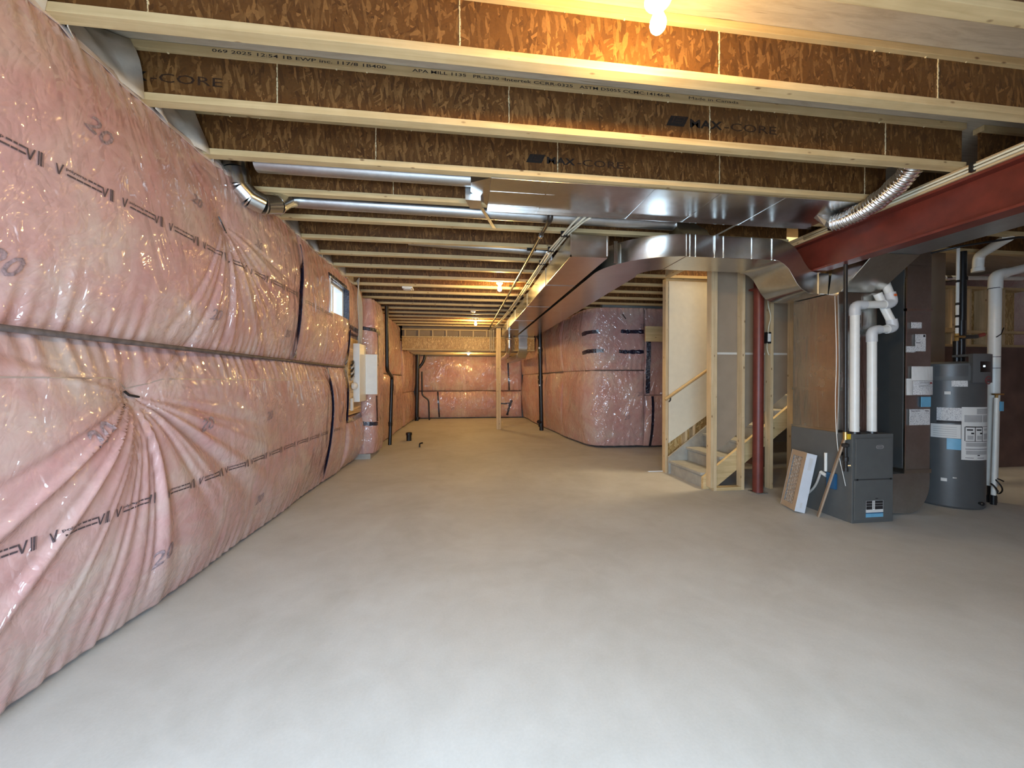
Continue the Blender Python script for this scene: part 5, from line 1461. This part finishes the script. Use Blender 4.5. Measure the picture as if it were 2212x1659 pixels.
cyl_patch('display', -100, -76, 1.385, 1.49, 'display_black', WR + 0.030, 0.002, hood)
cyl_patch('display_light', -95, -91, 1.435, 1.452, 'display_glow', WR + 0.032, 0.001, hood)
def badge(ac, zc, ra, rz):
    n = 24; vs, fs = [], []
    for k in range(n):
        t = 2 * PI * k / n
        for s_ in (1.0, 0.72):
            a = math.radians(ac + ra * s_ * math.cos(t)); r = WR + 0.032
            vs.append((WC[0] + math.cos(a) * r, WC[1] + math.sin(a) * r, zc + rz * s_ * math.sin(t)))
    for k in range(n):
        j = (k + 1) % n
        fs.append((2 * k, 2 * j, 2 * j + 1, 2 * k + 1))
    MB().add(vs, fs).build('badge_ring', 'logo_red', hood, normals=False)
badge(-82, 1.305, 9, 0.042)
cyl_patch('badge_lettering', -87, -77, 1.297, 1.313, 'logo_red', WR + 0.031, 0.001, hood)
cyl_patch('spec_label', -140, -116, 1.24, 1.30, 'printed_paper')
cyl_patch('small_label', -150, -141, 1.16, 1.19, 'paper_white')
cyl_patch('data_plate', -161, -124.5, 0.892, 1.025, 'printed_paper')
cyl_patch('dark_band', -161, -124.5, 0.868, 0.891, 'ink_black')
wo = cyl_patch('work_order', -170, -126, 0.715, 0.855, 'paper_white', WR + 0.004)
for z in (0.735, 0.757, 0.779, 0.801, 0.823):
    cyl_patch('form_line', -166, -132, z, z + 0.004, 'paper_grey', WR + 0.006, 0.001, wo)
cyl_patch('blue_label', -146, -125.5, 0.60, 0.712, 'label_blue', WR + 0.004)
bs = cyl_patch('energy_sheet', -125, -67, 0.505, 1.035, 'paper_white', WR + 0.003)
def bp(a0, a1, z0, z1, m):
    cyl_patch('sheet_print', a0, a1, z0, z1, m, WR + 0.005, 0.001, bs)
bp(-100, -70, .965, 1.02, 'paper_grey'); bp(-121, -88, .885, .955, 'paper_grey'); bp(-86, -71, .885, .955, 'paper_grey')
bp(-119, -88, .832, .842, 'ink_black'); bp(-86, -70, .838, .842, 'ink_black')
for a in (-120.5, -103.5, -88):
    bp(a, a + 1.2, .695, .838, 'ink_black')
bp(-119, -70, .69, .695, 'ink_black')
for a in (-117, -100):
    bp(a, a + 10, .80, .814, 'ink_black'); bp(a + 7, a + 12, .765, .78, 'ink_black'); bp(a + 1, a + 11, .71, .75, 'paper_grey')
bp(-83, -72, .80, .82, 'paper_grey'); bp(-84, -71, .71, .77, 'paper_grey')
bp(-118, -72, .64, .68, 'paper_grey'); bp(-119, -70, .612, .617, 'ink_black'); bp(-118, -72, .56, .60, 'paper_grey'); bp(-98, -93, .548, .558, 'ink_black'); bp(-119, -105, .525, .529, 'ink_black'); bp(-98, -82, .525, .529, 'ink_black')
cyl_patch('small_label', -154, -145, 0.27, 0.302, 'paper_white')
cyl_patch('shiny_mark', -137, -131, 0.308, 0.322, 'zinc_bright')
m = MB(); a = math.radians(-92)
m.lathe([(0.016, 0), (0.02, 0.008), (0.012, 0.03), (0.012, 0.04)], (WC[0] + math.cos(a) * WR, WC[1] - WR - 0.035, 0.075), 12, 'y'); m.build('drain_valve', 'black_plastic', wh, smooth='auto')
# white relief/vent pipe beside the heater
wp = thing('white_vent_stand', 'thick white plastic pipe standing beside the water heater', 'pipe', (5.62, 3.42, 0), 'white pipes by the water heater')
m = MB(); m.tube([(5.605, 3.42, 0.18), (5.622, 3.42, 1.16), (5.632, 3.42, 2.30)], 0.048, 20); m.build('riser_pipe', 'pvc_white', wp, smooth='auto')
m = MB(); m.tube(fillet([(5.632, 3.42, 2.28), (5.636, 3.42, 2.42), (5.75, 3.42, 2.45)], 0.09, 8), 0.054, 20); m.build('elbow', 'pvc_white', wp, smooth='auto')
m = MB(); m.tube([(5.73, 3.42, 2.445), (6.6, 3.42, 2.66)], 0.045, 20); m.build('cross_pipe', 'pvc_white', wp, smooth='auto')
for z in (1.43, 1.55, 2.28):
    m = MB(); m.tube([(5.625, 3.42, z), (5.625, 3.42, z + 0.006)], 0.052, 20); m.build('dark_ring', 'black_plastic', wp, smooth='auto')
m = MB(); m.tube([(5.58, 3.375, 1.76), (5.63, 3.37, 1.79), (5.68, 3.38, 1.86)], 0.005, 6); m.build('tie_wire', 'black_plastic', wp)
m = MB(); m.tube([(5.605, 3.42, 0.18), (5.605, 3.42, 0.06)], 0.03, 12); m.build('drain_foot', 'black_plastic', wp, smooth='auto')
m = MB(); m.tube([(5.605, 3.42, 0.0), (5.605, 3.42, 0.07)], 0.045, 12); m.build('drain_base', 'black_plastic', wp, smooth='auto')
tpz = thing('relief_tube', 'thin white relief tube leaning below a brass fitting', 'pipe', (5.53, 3.36, 0), 'white pipes by the water heater')
m = MB(); m.tube([(5.522, 3.35, 0.10), (5.548, 3.35, 1.12)], 0.02, 14); m.build('tube_body', 'pvc_white', tpz, smooth='auto')
MB().box(5.50, 5.62, 3.335, 3.36, 1.15, 1.165).build('brass_bar', 'brass', tpz)
m = MB(); m.tube([(5.548, 3.35, 1.11), (5.548, 3.35, 1.155)], 0.012, 10); m.build('brass_stem', 'brass', tpz, smooth='auto')
m = MB(); m.tube([(5.521, 3.35, 0.0), (5.522, 3.35, 0.10)], 0.024, 12); m.build('dark_foot', 'black_plastic', tpz, smooth='auto')
MB().box(5.615, 5.645, 3.352, 3.368, 0.98, 1.08).build('blue_tag', 'label_blue', tpz)
cl = thing('cord_coil', 'tangled black cord at the foot of the white pipes', 'cord', (5.58, 3.36, 0.1))
pts = [(5.49 + .06 * math.cos(t * 1.3) + .012 * t, 3.33 + .03 * math.sin(t * 1.7), 0.14 + 0.07 * math.sin(t) + .008 * t) for t in np.linspace(0, 9, 60)]
m = MB(); m.tube(pts, 0.007, 6); m.build('cord', 'black_plastic', cl, smooth=True)
# copper/white supply lines above the heater
sp1 = thing('supply_pipe', 'slim white supply pipe with brass valve above the water heater', 'pipe', (5.20, 3.45, 1.5), 'pipes above the water heater')
m = MB(); m.tube([(5.20, 3.45, 1.79), (5.205, 3.45, 2.72)], 0.014, 10); m.build('pipe_run', 'pvc_white', sp1, smooth='auto')
for z in (1.86, 1.97, 2.10, 2.34):
    m = MB(); m.tube([(5.203, 3.45, z), (5.203, 3.45, z + 0.025)], 0.0175, 10); m.build('pipe_collar', 'black_iron', sp1, smooth='auto')
m = MB(); m.tube([(5.20, 3.45, 1.72), (5.20, 3.45, 1.80)], 0.016, 10); m.build('valve_body', 'brass', sp1, smooth='auto')
m = MB(); m.tube([(5.155, 3.435, 1.765), (5.275, 3.435, 1.765)], 0.011, 8); m.build('valve_tee', 'brass', sp1, smooth='auto')
m = MB(); m.tube([(5.20, 3.45, 1.50), (5.20, 3.45, 1.72)], 0.03, 12); m.build('pipe_insulation', 'black_plastic', sp1, smooth='auto')
sp2 = thing('supply_pipe', 'dark foam covered pipe above the water heater', 'pipe', (5.38, 3.5, 1.5), 'pipes above the water heater')
m = MB(); m.tube([(5.36, 3.52, 1.50), (5.36, 3.52, 1.95)], 0.034, 12); m.build('pipe_insulation', 'black_plastic', sp2, smooth='auto')
m = MB(); m.tube([(5.27, 3.47, 1.765), (5.48, 3.47, 1.775)], 0.022, 12); m.build('cross_insulation', 'black_plastic', sp2, smooth='auto')
m = MB(); m.tube([(5.48, 3.47, 1.775), (5.60, 3.49, 1.80)], 0.02, 12); m.build('red_wrap', 'red_pipe_wrap', sp2, smooth='auto')
sp3 = thing('supply_pipe', 'thick dark vertical pipe between slim pipe and white stand', 'pipe', (5.46, 3.56, 1.7), 'pipes above the water heater')
m = MB(); m.tube([(5.46, 3.58, 1.80), (5.46, 3.58, 2.72)], 0.034, 12); m.build('pipe_run', 'black_plastic', sp3, smooth='auto')
m = MB(); m.tube([(5.46, 3.58, 2.40), (5.46, 3.58, 2.44)], 0.042, 12); m.build('coupling', 'black_plastic', sp3, smooth='auto')
wp2 = thing('ceiling_vent_pipe', 'upper white plastic pipe slanting to the ceiling above the stand', 'pipe', (5.70, 3.60, 2.5), 'white pipes by the water heater')
m = MB(); m.tube(fillet([(5.63, 3.56, 2.54), (5.64, 3.56, 2.68), (5.42, 3.2, 2.735)], 0.06), 0.045, 18); m.build('pipe_run', 'pvc_white', wp2, smooth='auto')
m = MB(); m.tube([(5.63, 3.56, 2.50), (5.63, 3.56, 2.54)], 0.051, 18); m.build('pipe_collar', 'pvc_white', wp2, smooth='auto')
bcb = thing('black_ceiling_line', 'thin black line sagging below the joists right of the beam', 'cable', (4.1, 2.9, 2.42))
m = MB(); m.tube([(4.06, 2.88, 2.415), (4.2, 2.75, 2.44), (4.5, 2.60, 2.47), (5.2, 2.7, 2.55)], 0.009, 8); m.build('line', 'black_plastic', bcb, smooth=True)
wpz = thing('wall_water_pipe', 'level white pipe crossing in front of the pony wall', 'pipe', (6.4, 4.3, 2.66))
m = MB(); m.tube([(5.85, 4.35, 2.655), (7.6, 4.35, 2.70)], 0.028, 12); m.build('pipe_run', 'pvc_white', wpz, smooth='auto')
m = MB(); m.tube([(6.35, 4.35, 2.66), (6.43, 4.35, 2.665)], 0.034, 12); m.build('coupling', 'zinc_bright', wpz, smooth='auto')

# utility back wall: concrete below, pony wall of studs above
struct(MB().box(5.9, 8.5, 4.78, 4.98, 0, 1.80).build('wall_utility', 'dark_brown_concrete'), 'dark concrete wall behind the water heater')
pw = thing('pony_wall', 'rough stud pony wall on the dark concrete behind the heater', 'partition', (6.8, 4.85, 1.8))
MB().box(5.9, 8.5, 4.80, 4.94, 1.80, 1.838).build('sill_plate', 'lumber_x', pw)
MB().box(5.9, 8.5, 4.80, 4.94, 2.66, 2.70).build('top_plate', 'lumber_x', pw)
MB().box(5.9, 8.5, 4.945, 4.957, 1.84, 2.70).build('sheathing', 'osb_light', pw)
for k in range(8):
    x = 5.95 + 0.30 * k
    MB().box(x, x + 0.038, 4.80, 4.94, 1.838, 2.66).build('stud', 'lumber_z', pw)
for k in (0, 1, 3, 4, 6):
    x = 5.95 + 0.30 * k
    MB().box(x + .038, x + 0.30, 4.80, 4.84, 2.02, 2.05 + .03 * (k % 2)).build('blocking', 'lumber_x', pw)
MB().box(5.9, 8.4, 4.70, 4.775, 1.995, 2.03).build('ledger', 'lumber_x', pw)
MB().add([], [])
for k, x in enumerate((6.15, 6.30)):
    s_ = thing('loose_stud', ['left', 'right'][k] + ' upright stud leaning behind the water heater', 'stud', (x, 4.5, 0), 'studs behind the water heater')
    MB().box(x, x + 0.07, 4.50, 4.54, 0, 2.25 - .55 * k).build('stud_body', 'lumber_z', s_, bevel=0.002)
    MB().box(x, x + 0.07, 4.494, 4.50, 1.53, 1.56).build('dark_strap', 'dark_brown_concrete', s_)
